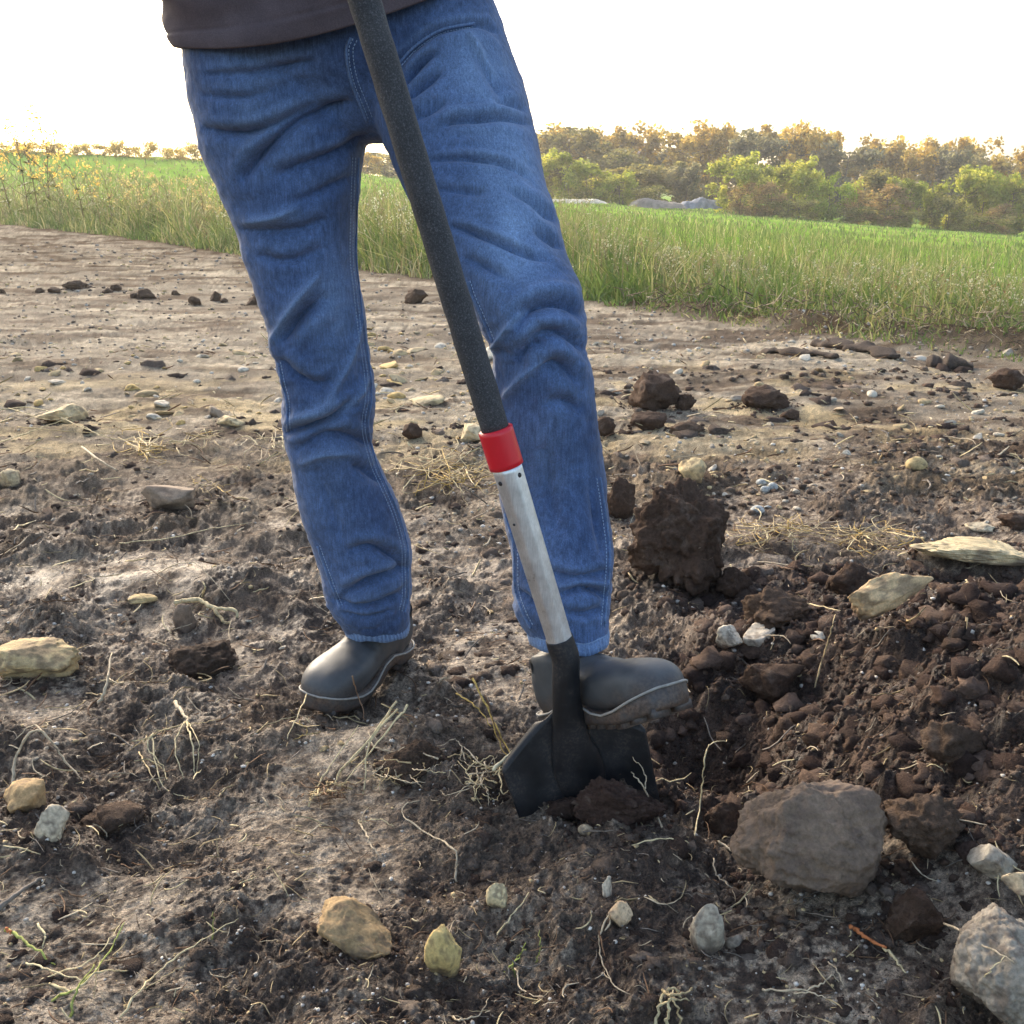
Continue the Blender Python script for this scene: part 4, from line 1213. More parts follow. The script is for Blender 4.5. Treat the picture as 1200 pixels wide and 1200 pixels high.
for i, (x, y, w, h) in enumerate(sorted(((88, 335, 32, 11), (62, 341, 16, 7), (46, 341, 12, 6), (126, 341, 14, 7), (135, 338, 14, 8), (172, 346, 22, 12), (157, 347, 10, 6), (206, 344, 12, 6), (228, 354, 16, 11), (252, 349, 13, 12), (262, 353, 10, 6), (300, 354, 24, 12), (2, 342, 8, 6)))):
    S('soil_clod', x, y, w, h, 'clod', dk2, f'{ORD[i]} dark clod from the left in the far row across the track', 'clod', 60 + i, group='dark clods in the far row on the track')
S('soil_clod', 1000, 684, 58, 46, 'clod', dk, 'smooth dark clod beneath the tilted tan slab', 'clod', 75)
S('soil_clod', 915, 722, 84, 52, 'clod', dk2, 'broad dark clod in the dug soil behind the white stone pair', 'clod', 76)
S('soil_clod', 905, 806, 78, 54, 'clod', dk, 'dark clod in the dug soil right of the boot toe', 'clod', 77)
S('soil_clod', 1190, 612, 36, 22, 'clod', dk, 'dark clod at the right edge beyond the pale slab', 'clod', 78)
S('soil_clod', 860, 690, 44, 36, 'clod', dk, 'dark clod at the right foot of the biggest clod', 'clod', 79)
S('soil_clod', 725, 590, 40, 50, 'clod', dk, 'dark clod squeezed between the shin and the biggest clod', 'clod', 80)
S('soil_clod', 725, 935, 112, 62, 'clod', lin(78, 60, 54), 'heap of dark crumbs pushed up against the spade blade', 'clod', 81, .5, sink=.25)
S('soil_clod', 668, 952, 60, 34, 'clod', lin(74, 58, 52), 'low dark clod at the left corner of the crumbs before the blade', 'clod', 88, .6, sink=.25)
S('soil_clod', 850, 960, 50, 46, 'clod', dk, 'pointed dark clod between blade and largest brown rock', 'clod', 82)
S('soil_clod', 1120, 870, 80, 56, 'clod', dk2, 'rounded dark clod on the slope of the soil heap', 'clod', 83, sink=.3)
S('soil_clod', 235, 775, 84, 44, 'clod', lin(78, 64, 56), 'flat dark clod left of the standing boot', 'clod', 84, sink=.3)
S('soil_clod', 130, 955, 76, 40, 'clod', lin(88, 72, 63), 'flat brown clod right of the pale angular stone', 'clod', 85, sink=.3)
S('soil_clod', 1070, 1075, 66, 60, 'clod', dk, 'dark clod under the right flank of the largest brown rock', 'clod', 86, sink=.2)
S('soil_clod', 480, 895, 90, 44, 'clod', lin(86, 70, 60), 'torn up clod with roots in front of the standing boot', 'clod', 87, sink=.35)
S('stone', 1075, 545, 26, 18, 'pebble', lin(190, 168, 120), 'tan pebble in the stony strip at right', 'stone', 90)
S('stone', 1150, 617, 34, 12, 'slab', lin(204, 190, 164), 'flat pale stone just beyond the long pale slab', 'stone', 91)

# countable stones of the stony strips
rs = np.random.default_rng(5)
def strip_stones(n, x0, x1, y0, y1, wmin, wmax, cols, label, grp, seed, kinds=('rock', 'slab', 'pebble')):
    meshes = []; KW = {'rock': 'angular', 'slab': 'flat', 'pebble': 'rounded', 'flint': 'jagged'}
    for i in range(10):
        v, f = stone_shape(seed + i, 3, kinds[i % len(kinds)], (1, .75, .55 if kinds[i % len(kinds)] != 'slab' else .3))
        c = stone_colour(v, f, cols[i % len(cols)], seed + i, 'rock')
        o = build('stone', v, [f], STONE, None, True, c); meshes.append(o.data); bpy.data.objects.remove(o)
    for i in range(n):
        for _ in range(20):
            px, py = rs.uniform(x0, x1), rs.uniform(y0, y1)
            b = G(px, py)
            if verge_t(b[0], b[1]) < -0.25: break
        d = depth_of(b); w = (wmin + (wmax - wmin) * rs.random() ** 2.5) / 1200 * d
        mi = rs.integers(len(meshes)); o = link('stone', meshes[mi]); cw = cols[mi % len(cols)]
        cw = 'bluish' if cw[2] > cw[0] else 'white' if cw[0] > .62 else 'tan' if cw[2] < .6 * cw[0] else 'grey'
        o.scale = (w, w * rs.uniform(.8, 1.1), w * rs.uniform(.7, 1.0)); o.rotation_euler = (rs.normal() * .3, rs.normal() * .3, rs.uniform(0, 6.28))
        o.location = (b[0], b[1], zat(b[0], b[1]) + w * .03)
        tag(o, f'{KW[kinds[mi % len(kinds)]]} {cw} {label}', 'stone', grp)
strip_stones(75, 425, 600, 385, 475, 8, 30, [tn, yl, wh, lin(200, 178, 140)], 'limestone piece in the stony strip between the legs', 'limestone pieces between the legs', 200)
strip_stones(70, 690, 1190, 395, 520, 7, 22, [tn, gy, wh, lin(190, 170, 140)], 'stone of the stony track right of the bent leg', 'pale stones on the track at right', 230)
strip_stones(60, 700, 1195, 520, 620, 7, 18, [tn, gy, wh, bl], 'small stone between track clods and dug soil', 'small pale stones before the dug soil', 260)
strip_stones(60, 5, 330, 405, 500, 7, 30, [tn, yl, wh, lin(150, 136, 120)], 'stone of the stony strip left of the standing leg', 'pale stones of the strip at left', 290)
strip_stones(55, 5, 700, 520, 900, 6, 13, [gy, tn, wh], 'small stone lying in the trampled mud', 'small stones in the mud', 320, ('pebble', 'flint', 'rock'))

# uncountable: gravel and crumbs
def scatter(name, n, sampler, sizes, cols, mat, label, seed, kind='clod', nvar=6, sub=1, emb=.2, smooth=False):
    r = np.random.default_rng(seed)
    x, y, w = sampler(r, n)
    k = verge_t(x, y) < 0.05
    x, y, w = x[k], y[k], w[k]
    z = Hq(x, y)
    V, F, C = [], [], []
    shapes = [stone_shape(seed + i, sub, kind, (1, .85, .7))[0] for i in range(nvar)]; f = ico(sub)[1]
    idx = r.integers(nvar, size=len(x)); a = r.uniform(0, 6.28, len(x)); ci = r.integers(len(cols), size=len(x)); br_ = r.uniform(.75, 1.2, len(x))
    ca, sa = np.cos(a), np.sin(a)
    sh = np.array(shapes)[idx] * w[:, None, None]
    v = np.stack([sh[:, :, 0] * ca[:, None] - sh[:, :, 1] * sa[:, None] + x[:, None], sh[:, :, 0] * sa[:, None] + sh[:, :, 1] * ca[:, None] + y[:, None], sh[:, :, 2] + (z + w * (.35 - emb))[:, None]], -1)
    m = v.shape[1]
    ff = (f[None] + (np.arange(len(x)) * m)[:, None, None]).reshape(-1, 3)
    c = np.repeat((np.array(cols)[ci] * br_[:, None])[:, None, :], m, 1).reshape(-1, 3)
    o = build(name, v.reshape(-1, 3), [ff], mat, None, smooth, np.clip(c, 0, .9))
    tag(o, label, None, None, 'stuff'); return o

def samp_px(x0, x1, y0, y1, smin, smax, pw=3.0, px_size=True, clump=None):
    def f(r, n):
        px = r.uniform(x0, x1, n); py = r.uniform(y0, y1, n)
        u = (px - 600) / 1200; v = (600 - py) / 1200
        dy, dz = CT + v * ST, -ST + v * CT
        t = CAM_H / -dz
        x, y = u * t, dy * t
        w = (smin + (smax - smin) * r.random(n) ** pw) / 1200 * t
        if clump:
            k = fbm2(x * clump, y * clump, 301, 3) + r.normal(size=n) * .15 > 0.02
            x, y, w = x[k], y[k], w[k]
        return x, y, w
    return f
def samp_fresh(n_px):
    def f(r, n):
        x, y, w = samp_px(700, 1330, 590, 1230, 1.5, n_px, 2.5)(r, n)
        k = zones(x, y)[0] > r.random(n) * .9 + .1
        return x[k], y[k], w[k]
    return f
scatter('soil_crumbs', 17000, samp_fresh(9), None, [dk, dk2, lin(70, 55, 48), lin(108, 90, 78)], CLOD, 'loose dark crumbs covering the dug soil', 400, emb=.35)
scatter('soil_lumps', 3000, samp_fresh(46), None, [dk, dk2, lin(70, 55, 48), lin(108, 90, 78)], CLOD, 'bigger broken lumps among the crumbs of the dug soil', 405, sub=2, nvar=14, emb=.45)
scatter('soil_crumbs', 9000, samp_px(-150, 1350, 500, 1260, 2, 10, 3, clump=3.2), None, [lin(84, 70, 61), lin(96, 82, 72), dk2], CLOD, 'small lumps of mud strewn over the trampled earth', 410, emb=.3)
scatter('soil_lumps', 4200, samp_px(-150, 1350, 430, 1260, 5, 36, 3.2, clump=2.4), None, [lin(84, 70, 61), lin(104, 90, 79), lin(72, 58, 50), lin(126, 112, 99)], CLOD, 'torn lumps of mud on the trampled earth', 415, sub=2, nvar=14, emb=.5)
scatter('gravel', 3800, samp_px(-150, 1350, 620, 1260, 1.2, 7, 3), None, [gy, wh, tn, lin(150, 140, 128)], STONE, 'tiny pale grit scattered in the near mud', 420, 'pebble', emb=.3)
scatter('gravel', 6500, samp_px(-200, 1400, 380, 640, 1.2, 7, 2.5, clump=1.6), None, [gy, wh, tn, lin(176, 160, 132)], STONE, 'fine gravel scattered over the stony strip', 430, 'pebble', emb=.3)
scatter('gravel', 6000, samp_px(-300, 1500, 285, 420, 1, 5.5, 2.5), None, [gy, tn, lin(110, 96, 84), lin(140, 126, 110)], STONE, 'fine grit and mud bits on the far track', 440, 'pebble', emb=.25)

def samp_round(r, n):                  # crumbs gathered round the foot of every placed stone
    P_ = np.array(PLACED); w = P_[:, 2]
    k = r.choice(len(P_), size=n, p=w ** .7 / (w ** .7).sum())
    a = r.uniform(0, 6.28, n); d = w[k] * (.42 + .35 * r.random(n) ** 2)
    return P_[k, 0] + np.cos(a) * d, P_[k, 1] + np.sin(a) * d * .8, np.clip(w[k] * (.04 + .12 * r.random(n) ** 3), .003, .02)
scatter('soil_crumbs', 3200, samp_round, None, [dk, dk2, lin(110, 95, 83)], CLOD, 'crumbs of soil gathered around stones and clods', 450, emb=.3)
scatter('soil_crumbs', 3500, samp_px(650, 1350, 430, 640, 2, 13, 3, clump=1.8), None, [lin(96, 82, 71), lin(118, 103, 89), dk2], CLOD, 'mud crumbs on the stony strip at right', 460, emb=.3)
# ------------------------------------------------------------------ straw, roots, twigs
def make_straw_mat(name, rough=.75):
    nt = NT(name); cd = nt.coord()
    c = nt.mix(nt.attr('Col'), nt.ramp(nt.noise(120, 3, .6, cd), [(.34, .55), (.52, 1.05), (.75, 1.2)]), 1.0, 'MULTIPLY')
    nt.set(c, rough, nt.bump(nt.noise(400, 2, .6, cd), .3, .001), .3); return nt.m
STRAW = make_straw_mat('dry_straw')
c_st = lin(214, 196, 152); c_st2 = lin(190, 168, 126); c_rt = lin(198, 180, 150); c_br = lin(120, 92, 68); c_or = lin(180, 110, 66); c_gn = lin(168, 172, 92); c_gy = lin(128, 118, 106); c_yl = lin(190, 160, 90)

def strand_pts(path, n=14, wig=0.0, seed=0):
    q = []
    for p in path:
        q.append(G(p[0], p[1], p[2] if len(p) > 2 else 0.004))
    q = np.array(q)
    s = spline(q, n)
    if wig:
        r = np.random.default_rng(seed); k = r.normal(size=(n, 3)) * wig; s = s + k
    return s

def strands(name, label, cat, items, seed=0, group=None):
    """one plant piece made of strands: (path, radius mm, colour)"""
    root = None; A = Acc(); r = np.random.default_rng(seed)
    for path, rad, c in items:
        n = max(8, 5 * len(path))
        s = strand_pts(path, n, 0.0008, r.integers(1e6))
        t = np.linspace(0, 1, n)
        rr = .86 * rad / 1000 * (1 - 0.55 * t) * (1 + 0.18 * np.sin(t * 25 + r.uniform(0, 6)))
        v, q, tr = tube(s, rr, 6)
        A.add(v, q, tr, np.asarray(c) * r.uniform(.85, 1.12))
    o = A.build(name, STRAW); tag(o, label, cat, group); return o

T = strands
T('root', 'pale arched root rising over the stones at the left edge', 'root', [([(14, 922, .0), (20, 885, .02), (36, 858, .035), (54, 862, .035), (74, 888, .02), (97, 914, .0)], 2.6, c_rt), ([(54, 862, .03), (40, 850, .02), (16, 868, .005)], 1.6, c_rt), ([(60, 905, .004), (45, 915, .01), (30, 935, .004)], 1.0, c_rt)], 1)
T('root', 'tangled pale root clump left of the standing boot', 'root', [([(205, 822, .015), (214, 835, .02), (220, 846, .02)], 4.0, c_rt), ([(218, 846, .02), (225, 870, .015), (228, 908, .0)], 1.8, c_st), ([(216, 846, .02), (205, 875, .02), (215, 912, 0)], 1.6, c_st), ([(210, 850, .02), (180, 860, .02), (150, 880, 0)], 1.4, c_st2), ([(180, 860, .02), (172, 875, .015), (192, 900, .004), (195, 915, 0)], 1.5, c_st), ([(178, 862, .015), (190, 920, .004), (225, 937, .0)], 1.3, c_st), ([(222, 850, .02), (245, 845, .01), (262, 842, 0)], 1.0, c_st2), ([(220, 846, .02), (232, 870, .02), (230, 905, .0)], 1.0, c_st), ([(163, 882, .0), (175, 905, .01), (187, 925, 0)], 1.5, c_st2)], 2)
T('straw', 'crossed pale straws sticking up right in front of the standing boot', 'straw', [([(478, 826, .05), (455, 855, .04), (400, 922, .0)], 2.2, c_st), ([(465, 822, .05), (430, 870, .04), (398, 905, .01), (392, 922, 0)], 2.6, c_st), ([(466, 830, .05), (435, 868, .04), (425, 932, .0)], 2.2, c_st), ([(447, 824, .05), (475, 840, .03), (484, 852, 0)], 1.2, c_st2), ([(360, 945, .0), (382, 905, .02), (420, 850, .05)], 1.6, c_st)], 3)
T('twig', 'thin brown twig standing upright at the tip of the standing boot', 'twig', [([(412, 793, .075), (420, 815, .05), (428, 845, .01)], 1.6, c_br)], 4)
T('straw', 'bent pale stalk leaning on the outer side of the standing boot', 'straw', [([(364, 804, .05), (352, 832, .025), (336, 866, .0)], 1.5, c_st), ([(350, 845, .01), (360, 858, .006), (342, 868, 0)], 1.0, c_yl)], 5)
T('dry_grass', 'withered brown grass stem leaning on the left corner of the blade', 'dry grass', [([(535, 812, .07), (560, 830, .065), (575, 850, .06)], 1.5, c_yl), ([(553, 795, .09), (575, 838, .07), (600, 885, .04), (636, 930, .0)], 1.8, c_yl), ([(568, 815, .08), (582, 855, .06), (602, 890, .04), (634, 932, 0)], 1.4, c_br), ([(575, 840, .07), (590, 880, .04), (625, 922, .01)], 1.2, c_yl)], 6)
T('straw', 'broad pale dry leaf lying across the left tread of the spade', 'straw', [([(578, 902, .05), (600, 882, .065), (630, 857, .085)], 3.4, lin(220, 208, 172))], 7)
T('root', 'long pale root wavering over bare mud below the straws', 'root', [([(533, 1034, 0), (535, 1005, .006), (528, 992, .01), (498, 975, .008), (474, 958, .008), (474, 944, .008), (492, 938, 0)], 1.7, c_rt)], 8)
T('root', 'pale forked root sticking out of the crumbs before the blade', 'root', [([(777, 974, 0), (765, 945, .02), (752, 920, .05), (740, 905, .06)], 1.8, c_rt), ([(757, 925, .045), (755, 905, .06), (742, 888, .07)], 1.1, c_rt)], 9)
T('straw', 'tall thin stalk with bent tip right of the blade', 'straw', [([(812, 988, .0), (820, 945, .03), (824, 905, .07), (828, 878, .10), (838, 870, .105), (852, 868, .10)], 1.3, c_st), ([(735, 992, .0), (770, 983, .01), (800, 985, .01), (814, 990, 0)], 1.2, c_st)], 10)
T('twig', 'orange brown stick on the mud below the largest brown rock', 'twig', [([(996, 1085, .006), (1015, 1098, .008), (1038, 1112, .008)], 3.2, c_or), ([(1036, 1110, .008), (1048, 1122, .006), (1062, 1140, .0)], 2.4, c_st)], 11)
T('straw', 'pale stalk lying over the grey rock in the bottom right corner', 'straw', [([(1107, 1082, .04), (1140, 1100, .075), (1175, 1120, .09), (1215, 1140, .08)], 1.5, c_rt), ([(1142, 1155, .05), (1160, 1138, .08), (1178, 1122, .09)], 1.0, c_st)], 12)
T('grass_tuft', 'uprooted tuft of yellow green grass in the bottom left corner', 'grass tuft', [([(60, 1172, 0), (100, 1150, .015), (130, 1110, .02), (146, 1080, .03)], 1.5, c_gn), ([(82, 1192, .0), (90, 1160, .015), (112, 1130, .02)], 1.8, c_gn), ([(55, 1152, .0), (85, 1160, .01), (115, 1140, .02), (150, 1138, .004)], 1.8, c_st), ([(30, 1128, 0), (60, 1137, .01), (100, 1150, .01)], 1.4, c_st), ([(118, 1120, .02), (112, 1150, .01), (110, 1170, 0)], 1.0, c_st2), ([(50, 1148, 0), (110, 1122, .02), (140, 1085, .02)], 1.0, c_st)], 13)
T('straw', 'yellow stalk with orange tip at the lower left edge', 'straw', [([(7, 1088, .01), (25, 1100, .012), (48, 1118, .008), (63, 1130, .0)], 2.2, c_gn), ([(8, 1088, .012), (14, 1093, .012)], 2.4, c_or), ([(44, 1082, .01), (52, 1095, .012), (50, 1112, 0)], 1.6, c_st)], 14)
T('straw', 'longest straw running diagonally beside the uprooted grass tuft', 'straw', [([(140, 1194, 0), (165, 1160, .008), (190, 1135, .008), (235, 1102, .01), (282, 1075, 0)], 1.5, c_st), ([(165, 1160, .006), (200, 1140, .01), (218, 1130, 0)], .8, c_st2)], 15)
T('dry_grass', 'thin green upright shoot left of the brown and tan rock', 'dry grass', [([(249, 1102, .0), (250, 1070, .03)], 1.0, c_gn)], 16)
T('straw', 'bright straw lying at the left edge below the distant clods', 'straw', [([(-20, 482, .02), (40, 478, .03), (90, 498, .03), (125, 512, .01)], 3.2, c_st), ([(-20, 524, .01), (30, 508, .02), (80, 490, .03)], 3.0, c_st), ([(20, 500, .02), (75, 505, .03), (145, 509, .01)], 2.6, c_st2), ([(10, 478, .03), (60, 492, .03), (110, 480, .02)], 2.0, c_st), ([(30, 492, .02), (50, 486, .04), (95, 494, 0)], 1.6, c_st)], 17)
T('twig', 'thick pale twig stub pointing down at the left', 'twig', [([(96, 524, .02), (115, 538, .015), (138, 552, .0)], 5.0, c_rt), ([(110, 563, 0), (125, 561, .004), (142, 560, 0)], 2.6, c_st)], 18)
T('twig', 'pale standing twig near the broad yellow tan stone', 'twig', [([(115, 826, .0), (126, 800, .02), (130, 765, .05)], 3.4, c_rt), ([(128, 795, .02), (140, 800, .015), (178, 798, 0)], 1.4, c_rt)], 19)
T('root', 'thick grey root half sunk at the lower left edge', 'root', [([(-15, 1078, .0), (10, 1055, .008), (30, 1040, .008), (50, 1028, 0)], 4.5, c_gy)], 20)
T('straw', 'long straw standing up against the dug soil left of the tilted slab', 'straw', [([(955, 806, .0), (965, 770, .03), (975, 735, .07), (978, 720, .08)], 1.8, c_st2), ([(905, 702, .02), (950, 708, .03), (985, 716, .04)], 1.8, c_st)], 21)
T('root', 'thin root loop on the mud below the brown and tan rock', 'root', [([(530, 1192, .0), (540, 1195, .008), (560, 1190, .008), (572, 1168, 0)], 1.3, c_rt)], 22)
T('straw', 'straight straw pointing away from the forked stone', 'straw', [([(582, 1098, 0), (600, 1072, .01), (620, 1047, .004)], 1.4, c_st)], 23)
T('dry_grass', 'sparse green grass blades right of the oval yellow stone', 'dry grass', [([(590, 1140, 0), (608, 1122, .015), (616, 1104, .025)], 1.3, c_gn), ([(604, 1145, 0), (602, 1128, .01), (618, 1110, .02)], 1.1, c_gn), ([(628, 1130, 0), (633, 1110, .015), (632, 1090, .02)], .9, c_gn), ([(604, 1134, .004), (612, 1160, .006), (640, 1170, 0)], 1.3, c_rt)], 24)
T('root', 'long thin root trailing down from the pinkish triangular stone', 'root', [([(728, 1058, .02), (712, 1072, .008), (702, 1100, .006), (706, 1130, .006), (722, 1155, .006), (750, 1172, 0)], 1.3, c_rt)], 25)
T('straw', 'knotted straw bundle at the bottom edge right of centre', 'straw', [([(768, 1205, .0), (775, 1170, .02), (790, 1158, .02), (798, 1170, 0)], 2.2, c_st), ([(782, 1205, .0), (784, 1175, .025), (788, 1160, .03)], 2.0, c_st), ([(775, 1160, .01), (790, 1166, .03), (812, 1160, .01)], 2.0, c_st2), ([(765, 1182, .0), (785, 1172, .02), (808, 1172, .01)], 1.8, c_st), ([(798, 1205, .0), (793, 1180, .02), (782, 1162, .02)], 1.6, c_st2)], 26)
T('root', 'branching pale rootlets on mud between grey upright stone and stick', 'root', [([(892, 1160, 0), (930, 1160, .008), (958, 1155, .008), (974, 1142, .008), (984, 1152, 0)], 1.4, c_rt), ([(930, 1164, .0), (955, 1165, .006), (982, 1180, 0)], 1.1, c_rt), ([(968, 1125, .0), (980, 1135, .008), (988, 1155, 0)], 1.2, c_rt)], 27)
T('root', 'curved pale root on the left flank of the largest brown rock', 'root', [([(842, 985, .02), (856, 995, .02), (868, 1006, .02)], 1.6, c_rt), ([(836, 1006, .01), (840, 1025, .01), (857, 1040, .01)], 1.4, c_rt)], 28)
T('root', 'thin stem arching over the shaggy root stub at left', 'root', [([(185, 672, .0), (205, 662, .03), (228, 660, .04), (250, 680, .03), (270, 705, .0)], 1.5, c_rt), ([(237, 700, .0), (240, 688, .03), (238, 682, .035)], 3.0, c_st)], 29)
T('root', 'shaggy tan root stub beside the small pointed brown stone', 'root', [([(205, 706, .015), (232, 703, .02), (250, 712, .02), (275, 715, .015), (278, 724, .0)], 6.5, c_st), ([(250, 712, .02), (262, 728, .006), (270, 730, 0)], 5.0, c_st2)], 30)
T('straw', 'single long straw pointing right across mud behind the standing boot', 'straw', [([(140, 636, .0), (190, 632, .01), (245, 620, .012), (295, 612, 0)], 1.7, c_st)], 31)
T('root', 'pale bent root below the crossed straws', 'root', [([(420, 962, .0), (428, 975, .008), (436, 992, .006), (445, 1002, 0)], 1.7, c_rt), ([(420, 964, .006), (440, 960, .01), (462, 968, 0)], 1.1, c_st)], 32)

def tuft(name, label, cx, cy, w, h, n, seed, cols=(c_st, c_st2, c_yl), rad=1.5, lift=.04):
    r = np.random.default_rng(seed); items = []
    for i in range(n):
        a = r.uniform(0, 6.28); l = r.uniform(.4, 1.0)
        x0, y0 = cx + r.normal() * w * .18, cy + r.normal() * h * .15
        x2, y2 = x0 + math.cos(a) * w * .5 * l, y0 + math.sin(a) * h * .5 * l
        xm, ym = (x0 + x2) / 2 + r.normal() * w * .07, (y0 + y2) / 2 + r.normal() * h * .1
        items.append(([(x0, y0, r.uniform(.2, 1) * lift), (xm, ym, r.uniform(.3, 1.1) * lift), (x2, y2, r.uniform(0, .3) * lift)], rad * r.uniform(.6, 1.3), cols[r.integers(len(cols))]))
    return T(name, label, 'straw tuft', items, seed)
tuft('straw_tuft', 'yellow straw tuft in the mud left of the standing calf', 170, 520, 110, 46, 46, 50, rad=1.9)
tuft('straw_tuft', 'matted pale straw tuft just behind the spade, between the legs', 525, 553, 120, 60, 70, 51, rad=1.5, lift=.035)
tuft('straw_tuft', 'small straw tuft close to the standing calf', 245, 512, 60, 26, 18, 52)
tuft('straw_tuft', 'curly pale roots touching the standing calf', 318, 520, 70, 60, 18, 53, cols=(c_rt, c_st), rad=2.0)
tuft('straw_tuft', 'straw tuft hanging over the edge of the dug soil, left of two', 905, 622, 110, 40, 48, 54, rad=1.3, lift=.05)
tuft('straw_tuft', 'straw tuft hanging over the edge of the dug soil, right of two', 1015, 627, 130, 44, 56, 55, rad=1.3, lift=.05)
tuft('straw_tuft', 'fine root tangle left of the spade blade', 560, 905, 80, 66, 34, 56, cols=(c_rt, c_st), rad=1.1, lift=.03)
tuft('straw_tuft', 'thin straw tuft below the grey brown stone', 240, 568, 60, 24, 16, 57, rad=1.2)
tuft('straw_tuft', 'scraps of straw around the torn up clod', 470, 900, 130, 60, 26, 58, cols=(c_rt, c_st2), rad=1.1, lift=.03)
tuft('straw_tuft', 'brown rooty straw under the crossed pale straws', 385, 925, 80, 40, 24, 59, cols=(c_br, c_st2), rad=1.3, lift=.03)
tuft('straw_tuft', 'rootlets spilling over the biggest dark clod', 800, 620, 90, 90, 20, 60, cols=(c_rt, c_br), rad=.8, lift=.10)

def litter(name, label, n, x0, x1, y0, y1, lmin, lmax, rmin, rmax, cols, seed, filt=None, lift=.006, wig=.25):
    r = np.random.default_rng(seed)
    px = r.uniform(x0, x1, n); py = r.uniform(y0, y1, n)
    u = (px - 600) / 1200; v = (600 - py) / 1200
    t = CAM_H / (ST - v * CT); x, y = u * t, (CT + v * ST) * t
    if filt is not None:
        k = filt(x, y, r); x, y, t = x[k], y[k], t[k]; n = len(x)
    L = (lmin + (lmax - lmin) * r.random(n) ** 2.2) / 1200 * t; rad = r.uniform(rmin, rmax, n) / 1200 * t
    a = r.uniform(0, 2 * math.pi, n); k = 6
    s = np.linspace(-.5, .5, k)[None, :]
    curl = r.normal(size=n)[:, None] * 1.2
    ang = a[:, None] + curl * s
    dx = np.cumsum(np.cos(ang), 1) / k * L[:, None]; dy = np.cumsum(np.sin(ang), 1) / k * L[:, None]
    X, Y = x[:, None] + dx - dx.mean(1, keepdims=True), y[:, None] + dy - dy.mean(1, keepdims=True)
    Z = Hq(X.ravel(), Y.ravel()).reshape(X.shape)
    Z = 0.5 * Z + 0.5 * Z.max(1, keepdims=True) + rad[:, None] + lift * r.random((n, 1)) * (t[:, None]) + (r.normal(size=(n, 1)) * s) * L[:, None] * wig
    pts = np.stack([X, Y, Z], -1)
    tan = np.gradient(pts, axis=1); tan /= np.linalg.norm(tan, axis=2)[:, :, None] + 1e-9
    A = np.cross(tan, np.array([0, 0, 1.0])); A /= np.linalg.norm(A, axis=2)[:, :, None] + 1e-9; B = np.cross(tan, A)
    th = np.arange(3) * 2 * math.pi / 3
    taper = np.array([.5, 1, 1, .95, .8, .35])
    ring = pts[:, :, None, :] + (rad[:, None] * taper[None, :])[:, :, None, None] * (np.cos(th)[None, None, :, None] * A[:, :, None, :] + np.sin(th)[None, None, :, None] * B[:, :, None, :])
    vv = ring.reshape(-1, 3)
    i = np.arange(k - 1)[:, None] * 3; j = np.arange(3)[None, :]; j2 = (j + 1) % 3
    q0 = np.stack([i + j, i + j2, i + 3 + j2, i + 3 + j], -1).reshape(-1, 4)
    q = (q0[None] + (np.arange(n) * k * 3)[:, None, None]).reshape(-1, 4)
    c = np.array(cols)[r.integers(len(cols), size=n)] * r.uniform(.7, 1.1, n)[:, None]
    o = build(name, vv, [q], STRAW, None, True, np.repeat(c, k * 3, 0))
    tag(o, label, None, None, 'stuff'); return o
litter('scattered_straw', 'scraps of straw and rootlets littering the trampled mud', 3200, -120, 1320, 470, 1260, 8, 60, .5, 1.3, [c_st, c_st2, c_rt, c_br, c_br, c_gy], 70, lambda x, y, r: fbm2(x * 2.2, y * 2.2, 501, 3) + r.normal(size=len(x)) * .3 > 0.0)
litter('fine_rootlets', 'hair thin rootlets over dug soil and mud', 2800, -120, 1320, 560, 1260, 5, 30, .25, .6, [c_st2, c_rt, c_br, c_br, c_gy], 71)
litter('scattered_straw', 'broken straw scattered on the stony strip', 500, -150, 1350, 400, 560, 6, 34, .5, 1.1, [c_st, c_st2, c_br], 72)
# ------------------------------------------------------------------ grass, weeds, trees
def leaf_mat(name, trans=0.45, tint=(1.08, 1.12, 0.74)):
    nt = NT(name); col = nt.attr('Col')
    nt.set(col, 0.6, None, 0.25)
    tr = nt.n('ShaderNodeBsdfTranslucent'); c2 = nt.mix(col, tint, 1.0, 'MULTIPLY'); nt.l(c2, tr.inputs[0])
    mx = nt.n('ShaderNodeMixShader'); mx.inputs[0].default_value = trans
    nt.l(nt.b.outputs[0], mx.inputs[1]); nt.l(tr.outputs[0], mx.inputs[2]); nt.l(mx.outputs[0], nt.out.inputs[0])
    return nt.m
GRASS = leaf_mat('grass_blades', .3)
LEAF = leaf_mat('tree_leaves', .6, (1.3, 1.16, 0.7))
BARK = simple('grey_bark', lin(112, 100, 86), .9, .3, 20, .4, .01)

g_pal = np.array([lin(124, 140, 84), lin(104, 124, 70), lin(146, 152, 100), lin(176, 168, 122), lin(200, 188, 150), lin(132, 122, 90), lin(156, 140, 112)])

